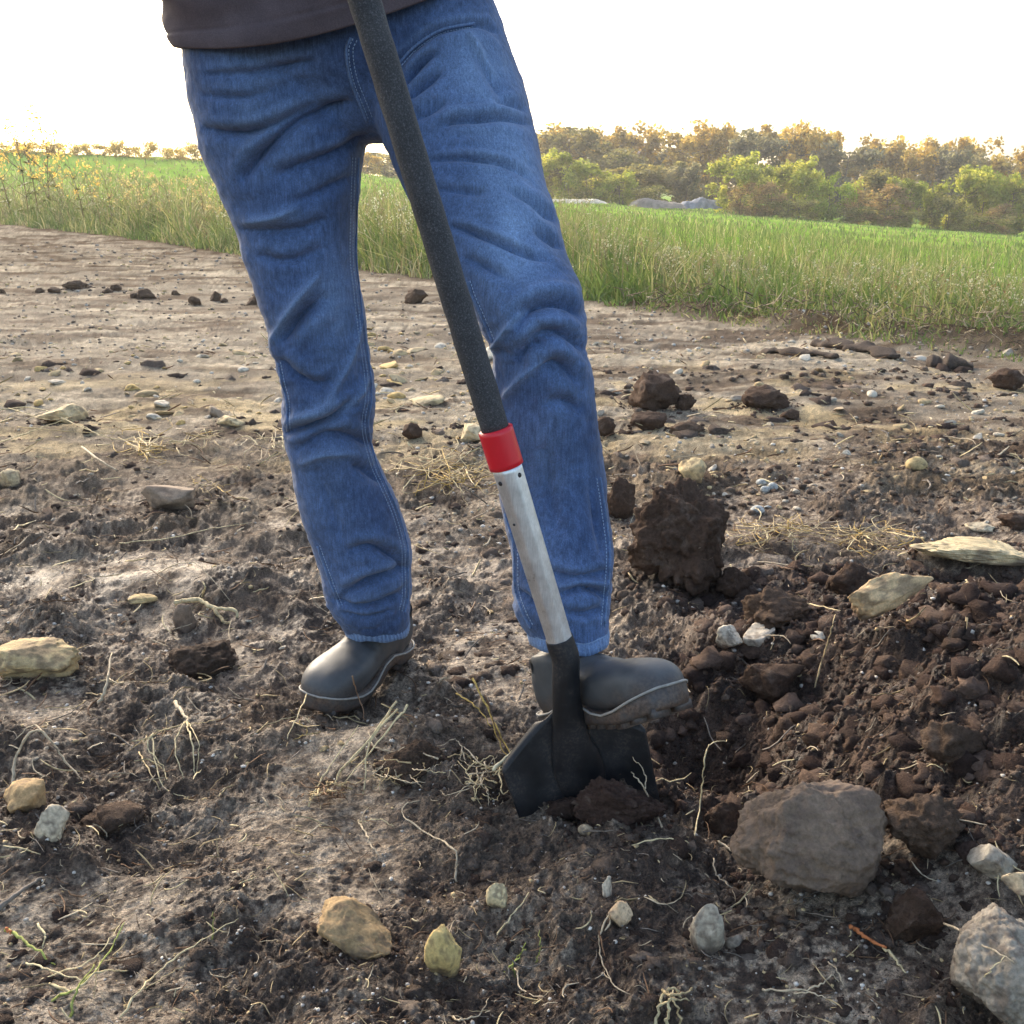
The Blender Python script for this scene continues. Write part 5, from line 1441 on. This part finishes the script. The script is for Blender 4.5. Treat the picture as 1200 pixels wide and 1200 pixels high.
def blades(name, label, x, y, hgt, wid, pal_w, seed, bend=.45, dark=None):
    r = np.random.default_rng(seed); n = len(x)
    z = Hq(x, y) - .02
    a = r.uniform(0, 2 * math.pi, n); k = 4
    t = np.linspace(0, 1, k)[None, :]
    b = np.abs(r.normal(size=n)) * bend * hgt
    px = x[:, None] + np.cos(a)[:, None] * b[:, None] * t ** 2; py = y[:, None] + np.sin(a)[:, None] * b[:, None] * t ** 2
    pz = z[:, None] + hgt[:, None] * (t - .18 * t ** 2 * (b / np.maximum(hgt, .01))[:, None])
    fa = r.uniform(-.9, .9, n); sx, sy = np.cos(fa), np.sin(fa)
    w = wid[:, None] * np.array([.7, 1, .8, .12])[None, :] * .5
    L = np.stack([px - sx[:, None] * w, py - sy[:, None] * w, pz], -1); R = np.stack([px + sx[:, None] * w, py + sy[:, None] * w, pz], -1)
    v = np.stack([L, R], 2).reshape(-1, 3)
    i = np.arange(k - 1) * 2
    q0 = np.stack([i, i + 1, i + 3, i + 2], -1)
    q = (q0[None] + (np.arange(n) * k * 2)[:, None, None]).reshape(-1, 4)
    if callable(pal_w): ci = pal_w(x, y, r)
    else: ci = r.choice(len(g_pal), size=n, p=np.array(pal_w) / sum(pal_w))
    c = g_pal[ci] * r.uniform(.7, 1.15, n)[:, None]
    o = build(name, v, [q], GRASS, None, True, np.repeat(c, k * 2, 0))
    tag(o, label, None, None, 'stuff'); return o

def verge_samples(r, n, d0, d1, p=1.0):
    """points beyond the verge line, evenly spread across the picture"""
    s = r.uniform(-.82, .70, n * 2)
    d = d0 + (d1 - d0) * r.random(n * 2) ** p
    # find y where x = s*y meets the verge line
    ys = np.geomspace(2, 90, 400)
    y0 = np.array([ys[np.argmax(verge_t(si * ys, ys) > 0)] for si in np.linspace(-.82, .70, 300)])
    yb = np.interp(s, np.linspace(-.82, .70, 300), y0)
    y = yb + d / .62 * (1 + yb / 16) ; x = s * y
    return x[:n], y[:n], yb[:n]

def pal_verge(x, y, r):
    n = .8 * fbm2(x * 1.5, y * 1.0, 611, 4) + r.normal(size=len(x)) * .26 - .06
    return np.select([n < -.32, n < -.05, n < .16, n < .34, n < .5], [1, 0, 2, 3, 4], 6)
r_ = np.random.default_rng(77)
x, y, yb = verge_samples(r_, 36000, -.22, 1.5, 1.0)
ht = (.16 + .46 * r_.random(len(x)) ** 1.5) * (0.55 + .85 * sstep(-.25, .4, fbm2(x * 1.1, y * 1.1, 612, 4))) * (1 + .014 * yb)
ht *= sstep(-.35, .35, verge_t(x, y)) * .75 + .25
ht = ht * (1 - .56 * sstep(.3, 1.6, x))
blades('verge_grass', 'tall half dry grass along the edge of the track', x, y, ht, (.004 + .003 * r_.random(len(x))) * (1 + yb / 9), pal_verge, 78, .75)
x, y, yb = verge_samples(r_, 18000, 1.0, 9, 1.4)
blades('meadow_grass', 'greener meadow grass behind the verge', x, y, (.16 + .22 * r_.random(len(x))) * (1 + .01 * yb), (.006 + .004 * r_.random(len(x))) * (1 + yb / 9), (6, 3, 5, 2.5, 1.2, .6, .4), 79, .4)
x, y, yb = verge_samples(r_, 16000, 8, 44, 1.2)
blades('field_grass', 'short bright grass of the open field', x, y, .10 + .14 * r_.random(len(x)), (.02 + .02 * r_.random(len(x))) * (1 + yb / 12), (6, 3, 6, 1.5, .4, .2, .1), 80, .4)

# weeds: branched stems with seed heads, each one a plant
def weed(name, x, y, h, seed, label, group=None, stem=lin(120, 96, 74), head=lin(206, 192, 160), leaf=lin(120, 132, 78), nb=9, dens=1.0):
    r = np.random.default_rng(seed)
    z = float(Hq(x, y)[0]) - .02
    o = empty(name, (x, y, z))
    A = Acc()
    th = h / 80 * .5
    lean = r.normal(size=2) * .12 * h
    main = spline([(0, 0, 0), (lean[0] * .3, lean[1] * .3, h * .5), (lean[0], lean[1], h)], 8)
    A.add(*tube(main, np.linspace(th, th * .4, 8), 4)[:3], stem)
    tips = []
    B, C = Acc(), Acc()
    for i in range(nb):
        t = .3 + .68 * (i + r.random()) / nb; p = main[int(t * 7)]
        a = r.uniform(0, 6.28); l = h * (.34 - .2 * t) * r.uniform(.6, 1.4)
        e = p + np.array([math.cos(a) * l, math.sin(a) * l, l * 1.1])
        A.add(*tube(spline([p, (p + e) / 2 + np.array([math.cos(a), math.sin(a), -.2]) * l * .12, e], 5), np.linspace(th * .6, th * .25, 5), 3)[:3], stem * r.uniform(.8, 1.2))
        for k in range(int(9 * dens)):
            q = e + r.normal(size=3) * l * .16 + np.array([0, 0, l * .05]); sz = h * .014 * r.uniform(.6, 1.6)
            d1 = r.normal(size=3); d1 /= np.linalg.norm(d1); d2 = np.cross(d1, r.normal(size=3)); d2 /= np.linalg.norm(d2)
            B.add([q - d1 * sz, q + d2 * sz * .7, q + d1 * sz, q - d2 * sz * .7], [[0, 1, 2, 3]], None, head * r.uniform(.7, 1.15))
    for i in range(int(55 * dens)):
        t = r.uniform(.02, .8); p = main[int(t * 7)]; a = r.uniform(0, 6.28); l = h * r.uniform(.08, .2) * (1.1 - t)
        d = np.array([math.cos(a), math.sin(a), r.uniform(-.2, .6)]); s = np.array([-math.sin(a), math.cos(a), 0]) * l * .17
        C.add([p, p + d * l * .5 + s, p + d * l + np.array([0, 0, -l * .2]), p + d * l * .5 - s], [[0, 1, 2, 3]], None, leaf * r.uniform(.7, 1.2))
    A.build('stems', BARKC, o); tag(B.build('seed_heads', GRASS if x > -2 else LEAF, o), kind='stuff'); tag(C.build('leaves', GRASS, o), kind='stuff')
    tag(o, label, 'weed', group); return o
BARKC = make_straw_mat('weed_stem', .8)
def verge_at(px, off):
    s = (px - 600) / 1258.; ys = np.geomspace(2, 90, 900); k = np.argmax(verge_t(s * ys, ys) > off); return s * ys[k], ys[k]
for i, (px, off, h) in enumerate([(700, .35, .62), (716, .3, .66), (738, .45, .7), (756, .5, .68), (775, .4, .6), (800, .6, .62), (828, .5, .55), (905, .5, .5), (935, .7, .6), (960, .35, .45), (1015, .3, .5), (1030, .25, .56), (1055, .35, .5), (1090, .4, .55), (1100, .5, .55), (1118, .45, .55), (1150, .4, .6), (1172, .5, .58), (1190, .3, .5)]):
    x, y = verge_at(px, off)
    weed('weed_plant', x, y, h * .62, 900 + i, f'{ORD[i]} dry branching weed from the left in the verge right of the legs', 'dry weeds in the verge at right', head=lin(210, 198, 172) if i % 3 else lin(150, 120, 92), leaf=lin(132, 136, 88))
for i, (px, off, h) in enumerate([(10, .5, 2.0), (30, .6, 2.3), (42, .8, 2.6), (55, .6, 2.2), (75, .6, 1.6), (95, .4, 1.5), (110, .5, 1.3), (128, .4, 1.2), (140, .5, 1.25), (160, .4, 1.1), (178, .5, 1.0), (200, .4, 1.0), (215, .6, 1.0), (238, .4, .95), (255, .5, .9), (272, .4, .8)]):
    x, y = verge_at(px, off)
    weed('weed_plant', x, y, h, 950 + i, f'{ORD[i - 5]} lower dry weed from the left in the verge left of the legs' if i > 4 else f'{ORD[i]} very tall yellow weed from the left, rising above the field at the left edge', 'dry weeds in the verge at left', head=lin(216, 190, 120) if i < 7 else lin(190, 176, 140), leaf=lin(140, 144, 86), nb=12, dens=1.5)
for i, (px, off, h) in enumerate([(430, .4, .7), (440, .5, .8), (452, .4, .7), (470, .5, .7), (485, .5, .7)]):
    x, y = verge_at(px, off)
    weed('weed_plant', x, y, h, 980 + i, f'{ORD[i]} pale flowering weed from the left, seen between the legs', 'weeds between the legs', head=lin(226, 222, 208))

# uncounted rough weeds between them
def weed_mass(n, seed):
    r = np.random.default_rng(seed); A = Acc()
    x, y, yb = verge_samples(r, n, -.05, 1.5, 1.0)
    z = Hq(x, y) - .02
    pal = [lin(204, 200, 182), lin(164, 152, 128), lin(146, 142, 112), lin(186, 182, 154)]
    for i in range(n):
        h = r.uniform(.35, .75) * (1 + .02 * yb[i]) * (1 - .55 * float(sstep(.3, 1.6, np.array(x[i])))); c = pal[r.integers(4)]
        lx, ly = r.normal(size=2) * .16 * h; w = .0022 * (1 + yb[i] / 9)
        top = np.array([lx, ly, h]); base = np.array([x[i], y[i], z[i]])
        def strip(a, b, w0, w1, col):
            sd = np.array([1, .2, 0])
            A.add([a - sd * w0, a + sd * w0, b + sd * w1, b - sd * w1], [[0, 1, 2, 3]], None, col)
        mid = base + top * .55 * np.array([.7, .7, 1])
        strip(base, mid, w, w * .8, lin(124, 116, 90)); strip(mid, base + top, w * .8, w * .4, lin(146, 138, 108))
        for k in range(7):
            t = r.uniform(.45, 1.0); p = base + top * t; a = r.uniform(0, 6.28); l = h * r.uniform(.06, .2)
            e = p + np.array([math.cos(a) * l, math.sin(a) * l, l * r.uniform(.4, 1.2)])
            strip(p, e, w * .5, w * .4, lin(146, 138, 108))
            for m in range(3):
                q = e + r.normal(size=3) * l * .25; s_ = w * r.uniform(1.0, 2.6)
                d1 = r.normal(size=3); d1 /= np.linalg.norm(d1); d2 = np.cross(d1, r.normal(size=3)); d2 /= np.linalg.norm(d2) + 1e-9
                A.add([q - d1 * s_, q + d2 * s_ * .7, q + d1 * s_, q - d2 * s_ * .7], [[0, 1, 2, 3]], None, c * r.uniform(.75, 1.1))
    o = A.build('verge_weeds', GRASS, None, False); tag(o, 'rough mixed weeds with pale seed heads in the verge', None, None, 'stuff')
weed_mass(1050, 1234)

# dry litter along the right verge bank
def bank_filter(x, y, r):
    vt = verge_t(x, y); return (np.abs(vt + .12 + r.normal(size=len(x)) * .10) < .22) & (x > .7)
litter('dry_litter', 'dry brown grass litter scraped up along the right verge', 9000, 720, 1330, 360, 470, 6, 30, .3, .75, [lin(150, 130, 104), lin(120, 102, 84), lin(184, 166, 136), lin(92, 78, 64)], 73, bank_filter, .02, .5)
def crust(px0, py0, px1, py1, thick, label, seed):
    a, b = G(px0, py0), G(px1, py1)
    n = 40; r = np.random.default_rng(seed)
    s = np.linspace(0, 1, n)[:, None]; c = a + (b - a) * s
    c[:, 2] = Hq(c[:, 0], c[:, 1]) + thick * .25
    d = (b - a) / np.linalg.norm(b - a); sd = np.array([-d[1], d[0], 0])
    th = np.arange(10) * 2 * math.pi / 10
    w = thick * (1.6 + .6 * vn2(np.linspace(0, 9, n), np.zeros(n), seed)) * np.sin(np.linspace(.15, math.pi - .15, n)) ** .4
    rings = c[:, None, :] + w[:, None, None] * (np.cos(th)[None, :, None] * sd + .42 * np.sin(th)[None, :, None] * np.array([0, 0, 1]))
    rr = rings.reshape(-1, 3); rr = rr + (fbm3(rr, 14, seed, 3) * thick * .5)[:, None] * np.array([.5, .5, 1])
    v, q, t = loft(rr.reshape(rings.shape))
    o = build('earth_crust', v, [q, t], CLOD, None, True, np.broadcast_to(lin(88, 76, 66), (len(v), 3)))
    tag(o, label, 'earth crust'); return o
crust(958, 405, 1048, 422, .05, 'longest dark strip of peeled earth under the verge litter', 5)
crust(1085, 428, 1140, 432, .06, 'dark strip of peeled earth nearest the right edge', 6)
crust(895, 413, 980, 421, .03, 'thin dark strip of peeled earth on the track', 7)
S('soil_clod', 1180, 448, 40, 26, 'clod', dk, 'dark clod under dry litter at the right edge', 'clod', 92)

# trees
def tree_mesh(seed, shape, pal, n_leaf, trunk_h, leaf_sz, multi=1):
    """unit tree: height 1, crown within radius .5*shape; returns (trunk object data, crown data)"""
    r = np.random.default_rng(seed)
    A = Acc(); ends = []
    for m in range(multi):
        b0 = np.array([r.normal() * .05 * (multi > 1), r.normal() * .05 * (multi > 1), 0]); lean = r.normal(size=2) * .05
        top = np.array([b0[0] + lean[0], b0[1] + lean[1], .82])
        main = spline([b0, (b0 + top) / 2 + np.array([r.normal() * .02, r.normal() * .02, 0]), top], 9)
        A.add(*tube(main, np.linspace(.016, .004, 9) / math.sqrt(multi), 6)[:3], lin(112, 100, 86))
        ends.append(top)
        for i in range(13 // multi + 3):
            t = trunk_h + (.95 - trunk_h) * (i + r.random()) / (13 // multi + 3); p = main[min(int(t * 8.5), 8)]
            a = i * 2.4 + r.normal() * .4; l = shape * .5 * r.uniform(.5, 1.0) * math.sin(math.pi * min(max((t - trunk_h) / (1.05 - trunk_h), .18), .9)) ** .6
            e = p + np.array([math.cos(a) * l, math.sin(a) * l, l * r.uniform(.1, .7)])
            mid = (p + e) / 2 + np.array([0, 0, -.04 * l])
            A.add(*tube(spline([p, mid, e], 5), np.linspace(.006, .002, 5), 4)[:3], lin(112, 100, 86))
            ends += [e, mid * .4 + e * .6]
    ends = np.array(ends)
    # clumps of leaves at branch ends, some missing
    k = len(ends) * 2
    cen = ends[r.integers(len(ends), size=k)] + r.normal(size=(k, 3)) * np.array([.055 * shape, .055 * shape, .05])
    cs = r.uniform(.05, .13, k) * (0.6 + .5 * shape); ck = r.uniform(.65, 1.15, k); cc = r.integers(len(pal), size=k)
    ci = r.integers(k, size=n_leaf)
    d = r.normal(size=(n_leaf, 3)); d *= (r.random(n_leaf) ** .5 / np.linalg.norm(d, axis=1))[:, None]
    p = cen[ci] + d * cs[ci][:, None] * np.array([1.1, 1.1, 1.15])
    p[:, 2] = np.maximum(p[:, 2], .03)
    sz = leaf_sz * r.uniform(.5, 1.3, n_leaf)
    d1 = r.normal(size=(n_leaf, 3)); d1 /= np.linalg.norm(d1, axis=1)[:, None]; d2 = np.cross(d1, r.normal(size=(n_leaf, 3))); d2 /= np.linalg.norm(d2, axis=1)[:, None]
    q = np.stack([p - d1 * sz[:, None], p + d2 * sz[:, None] * .6, p + d1 * sz[:, None], p - d2 * sz[:, None] * .6], 1).reshape(-1, 3)
    f = np.arange(n_leaf * 4).reshape(-1, 4)
    col = np.array(pal)[cc[ci]] * (ck[ci] * r.uniform(.8, 1.15, n_leaf))[:, None]
    t = A.build('trunk', BARKC); c = build('crown', q, [f], LEAF, None, False, np.repeat(col, 4, 0))
    dm = (t.data, c.data); bpy.data.objects.remove(t); bpy.data.objects.remove(c); return dm

def Ln(*a): return [lin(*c) for c in a]
TREES = {
    'olive': [tree_mesh(1 + i, .75, Ln((140, 138, 92), (122, 124, 84), (156, 148, 96)), 5200, .10, .030) for i in range(2)],
    'grey': [tree_mesh(11 + i, .8, Ln((138, 138, 118), (124, 126, 112), (150, 146, 118)), 5200, .12, .030) for i in range(2)],
    'gold': [tree_mesh(21 + i, .7, Ln((196, 172, 96), (178, 154, 88), (156, 144, 96), (206, 186, 116)), 4200, .15, .028) for i in range(3)],
    'green': [tree_mesh(31 + i, .85, Ln((168, 178, 88), (148, 162, 76), (182, 184, 96)), 5200, .06, .028, 2) for i in range(3)],
    'lime': [tree_mesh(41, 1.5, Ln((156, 176, 78), (138, 162, 68), (172, 184, 88)), 6000, .02, .030, 4)],
    'russet': [tree_mesh(51 + i, .7, Ln((190, 166, 128), (174, 152, 118), (186, 176, 130)), 3600, .04, .026, 3) for i in range(2)],
    'bush': [tree_mesh(61 + i, 1.6, Ln((146, 146, 92), (160, 158, 102), (130, 136, 80)), 3600, .02, .034, 5) for i in range(2)],
}
TREES['scrub'] = [tree_mesh(71 + i, 1.6, Ln((196, 176, 96), (176, 160, 92), (164, 150, 100)), 2600, .02, .034, 6) for i in range(2)]
tree_count = {}
def tree(kind, px, top, foot, Y, wpx, label, group, name='tree'):
    """trunk foot stands on the terrain at distance Y under photo column px; height reaches photo row top"""
    d = ray(px, foot); x = d[0] / d[1] * Y
    z = float(Hq(x, Y)[0]) - .1
    zt = P(px, top, Y)[2]; h = max(zt - z, .8)
    i = tree_count.get(kind, 0); tree_count[kind] = i + 1
    tm, cm = TREES[kind][i % len(TREES[kind])]
    if kind == 'scrub': z -= .5 * h; h *= 1.5
    o = empty(name, (x, Y, z))
    r = np.random.default_rng(int(abs(px) * 7 + top))
    w = wpx / 1200 * Y
    base_w = {'olive': .75, 'grey': .8, 'gold': .7, 'green': .85, 'lime': 1.5, 'russet': .7, 'bush': 1.6, 'scrub': 1.6}[kind] * .95
    o.scale = (w / base_w, w / base_w, h); o.rotation_euler = (0, 0, r.uniform(0, 6.28))
    a = link('trunk', tm, o); b = link('crown', cm, o)
    tag(o, label, name.replace('_', ' ') if name != 'tree' else 'tree', group)
    return o
back = [('gold', 640, 148, 60), ('olive', 672, 140, 70), ('grey', 655, 165, 64), ('gold', 700, 150, 60), ('gold', 742, 140, 62), ('olive', 720, 172, 64), ('grey', 770, 168, 66), ('gold', 805, 144, 66), ('grey', 845, 140, 84), ('olive', 828, 160, 60), ('gold', 838, 138, 30), ('grey', 880, 150, 60), ('gold', 915, 138, 64), ('gold', 942, 146, 48), ('grey', 935, 175, 60), ('gold', 965, 150, 52), ('grey', 985, 160, 66), ('gold', 1022, 158, 56), ('grey', 1048, 174, 54), ('gold', 1070, 168, 44), ('gold', 1092, 158, 50), ('grey', 1112, 166, 52), ('gold', 1135, 160, 54), ('grey', 1160, 178, 60), ('gold', 1185, 174, 56), ('olive', 1215, 172, 70), ('olive', 600, 160, 70), ('gold', 1250, 176, 60), ('gold', 560, 165, 60), ('grey', 520, 176, 70), ('grey', 480, 178, 70), ('olive', 455, 174, 56), ('gold', 432, 184, 30)]
wordk = {'gold': 'golden', 'grey': 'grey green', 'olive': 'olive'}
back.sort(key=lambda t: t[1]); cnt = {}
for i, (k, px, top, w) in enumerate(back):
    cnt[k] = cnt.get(k, 0) + 1; top += {'gold': -6, 'grey': 2, 'olive': 0}[k] + (i * 5) % 7 - 3
    tree(k, px, top, 240, 92 + (i * 7) % 17, w * 1.15, f'{ORD[cnt[k] - 1]} tall {wordk[k]} tree from the left in the back row of the tree line', 'tall trees of the back row')
front = [('green', 665, 176, 74, 50), ('green', 690, 190, 74, 46), ('green', 728, 200, 72, 34), ('olive', 712, 196, 78, 60), ('olive', 760, 190, 80, 60), ('grey', 800, 192, 78, 44), ('green', 862, 179, 71, 60), ('green', 884, 186, 73, 40), ('russet', 868, 214, 69, 30), ('russet', 896, 216, 69, 36), ('green', 936, 184, 73, 52), ('green', 918, 196, 74, 40), ('lime', 968, 212, 70, 56), ('olive', 1020, 196, 74, 56), ('russet', 1002, 222, 70, 34), ('russet', 1035, 218, 70, 46), ('green', 1062, 206, 71, 42), ('green', 1090, 214, 72, 34), ('bush', 1110, 232, 70, 50), ('green', 1124, 196, 72, 44), ('green', 1150, 190, 73, 56), ('green', 1180, 200, 71, 44), ('russet', 1168, 240, 69, 34), ('green', 1206, 206, 71, 44), ('bush', 985, 246, 69, 60), ('bush', 1050, 250, 69, 60), ('bush', 1140, 256, 68, 60), ('bush', 920, 238, 69, 60), ('green', 1240, 200, 72, 60), ('bush', 745, 222, 76, 60), ('bush', 690, 214, 77, 56), ('olive', 645, 186, 76, 46)]
fw = {'green': 'yellow green tree', 'olive': 'olive tree', 'grey': 'slender grey green tree', 'russet': 'russet bare twigged shrub', 'lime': 'round lime green bush', 'bush': 'low olive bush'}
front.sort(key=lambda t: t[1]); cnt = {}
for i, (k, px, top, Y, w) in enumerate(front):
    cnt[k] = cnt.get(k, 0) + 1
    lab = 'round lime green bush at the field edge in the tree line' if k == 'lime' else f'{ORD[cnt[k] - 1]} {fw[k]} from the left in the front row at the field edge'
    tree(k, px, top - 3, 262, Y, w * 1.1, lab, 'trees and bushes of the front row', 'bush' if k in ('lime', 'bush', 'russet') else 'tree')
for i, px in enumerate(np.linspace(-40, 246, 14)):
    tree('scrub', px, 165 + (i * 5) % 8, 186, 69 + i % 2, 40, f'{ORD[i]} low golden hedge bush from the left on the skyline at left', 'hedge bushes on the skyline at left', 'bush')

# pale rubble heaps and far roofs beyond the field
def mound(px0, px1, top, foot, Y, rgb, label, seed):
    a = ray((px0 + px1) / 2, foot); x = a[0] / a[1] * Y
    z = P((px0 + px1) / 2, foot, Y)[2]; w = (px1 - px0) / 1200 * Y; h = (foot - top) / 1200 * Y
    n, m = 56, 20
    U, W = np.meshgrid(np.linspace(-1, 1, n), np.linspace(-1, 1, m)); u, q_ = U.ravel(), W.ravel()
    ridge = np.clip(1 - np.abs(u) ** 5, 0, 1) * (.8 + .25 * fbm2(u * 2 + seed, u * 0, seed, 2))
    zz = h * .55 * ridge * np.clip(1 - np.abs(q_) ** 3, 0, 1) + .10 * h * fbm2(u * 9, q_ * 5, seed + 2, 4) * ridge
    v = np.stack([u * w / 2, q_ * w * .3, zz - .1], 1)
    i_ = np.arange(m - 1)[:, None] * n; j_ = np.arange(n - 1)[None, :]
    f = np.stack([i_ + j_, i_ + j_ + 1, i_ + n + j_ + 1, i_ + n + j_], -1).reshape(-1, 4)
    o = build('rubble_heap', v, [f], STONE, None, False, np.clip(np.broadcast_to(rgb, (len(v), 3)) * (1 + .5 * fbm2(u * 8, q_ * 6, seed + 1, 3))[:, None], 0, .9))
    o.location = (x, Y, z); tag(o, label, 'rubble heap'); return o
mound(636, 710, 226, 236, 60, lin(190, 184, 164), 'pale rubble heap at the field edge right of the thigh', 3)
mound(736, 802, 222, 242, 70, lin(140, 130, 118), 'brownish rubble heap in front of the trees', 4)
mound(796, 844, 220, 242, 71, lin(138, 140, 146), 'blue grey rubble heap left of the yellow green tree', 5)
def house(px, top, Y, wpx, label, wall, roof, seed):
    d = ray(px, top); x = d[0] / d[1] * Y; zt = P(px, top, Y)[2]; w = wpx / 1200 * Y
    z0 = zt - 6.0; hw, dp = w / 2, w * .4
    o = empty('house', (x, Y, z0))
    wm = simple('render_%d' % seed, wall, .9, .08, 2); rm = simple('tiles_%d' % seed, roof, .85, .2, 6)
    e = 4.2
    v = [(-hw, -dp, 0), (hw, -dp, 0), (hw, dp, 0), (-hw, dp, 0), (-hw, -dp, e), (hw, -dp, e), (hw, dp, e), (-hw, dp, e), (-hw, 0, 5.8), (hw, 0, 5.8)]
    build('wall', v, [np.array([[0, 1, 5, 4], [1, 2, 6, 5], [2, 3, 7, 6], [3, 0, 4, 7]]), np.array([[4, 8, 7], [5, 6, 9]])], wm, o, False)
    ov = .35
    r = [(-hw - ov, -dp - ov, e - .3), (hw + ov, -dp - ov, e - .3), (hw + ov, 0, 6.0), (-hw - ov, 0, 6.0), (-hw - ov, dp + ov, e - .3), (hw + ov, dp + ov, e - .3)]
    r2 = [(a, b, c - .2) for a, b, c in r]
    build('roof', r + r2, [np.array([[0, 1, 2, 3], [3, 2, 5, 4], [6, 9, 8, 7], [9, 10, 11, 8], [0, 6, 7, 1], [4, 5, 11, 10]])], rm, o, False)
    gm = simple('dark_glass_%d' % seed, (.03, .035, .04), .15, .1, 5)
    for sx in (-.5, .5):
        cx = sx * hw; a = .6
        b = [(cx - a, -dp - .03, 1.6), (cx + a, -dp - .03, 1.6), (cx + a, -dp - .03, 3.2), (cx - a, -dp - .03, 3.2)]
        b2 = [(p[0], p[1] + .1, p[2]) for p in b]
        build('window', b + b2, [np.array([[0, 1, 2, 3], [0, 4, 5, 1], [1, 5, 6, 2], [2, 6, 7, 3], [3, 7, 4, 0]])], gm, o, False)
    tag(o, label, 'house')
house(714, 164, 150, 46, 'far house with reddish roof half hidden in the trees, left of two', lin(222, 206, 190), lin(150, 104, 90), 1)
house(744, 168, 140, 34, 'far pale house half hidden in the trees, right of two', lin(230, 222, 212), lin(170, 140, 124), 2)

# ------------------------------------------------------------------ evening haze over the far field
def haze():
    x0, x1, y0, y1, z0, z1 = -420, 420, -30, 420, -14, 34
    v = [(x, y, z) for z in (z0, z1) for x, y in ((x0, y0), (x1, y0), (x1, y1), (x0, y1))]
    f = np.array([[3, 2, 1, 0], [4, 5, 6, 7], [0, 1, 5, 4], [1, 2, 6, 5], [2, 3, 7, 6], [3, 0, 4, 7]])
    m = bpy.data.materials.new('evening_haze'); m.use_nodes = True; t = m.node_tree
    for n in list(t.nodes):
        if n.type == 'BSDF_PRINCIPLED': t.nodes.remove(n)
    vol = t.nodes.new('ShaderNodeVolumePrincipled')
    vol.inputs['Color'].default_value = (0.95, 0.93, 0.88, 1); vol.inputs['Density'].default_value = 0.0012; vol.inputs['Anisotropy'].default_value = 0.35
    t.links.new(vol.outputs[0], t.nodes['Material Output'].inputs['Volume'])
    o = build('haze', v, [f], m, None, False)
    tag(o, 'thin pale evening haze over the field', None, None, 'stuff')
haze()
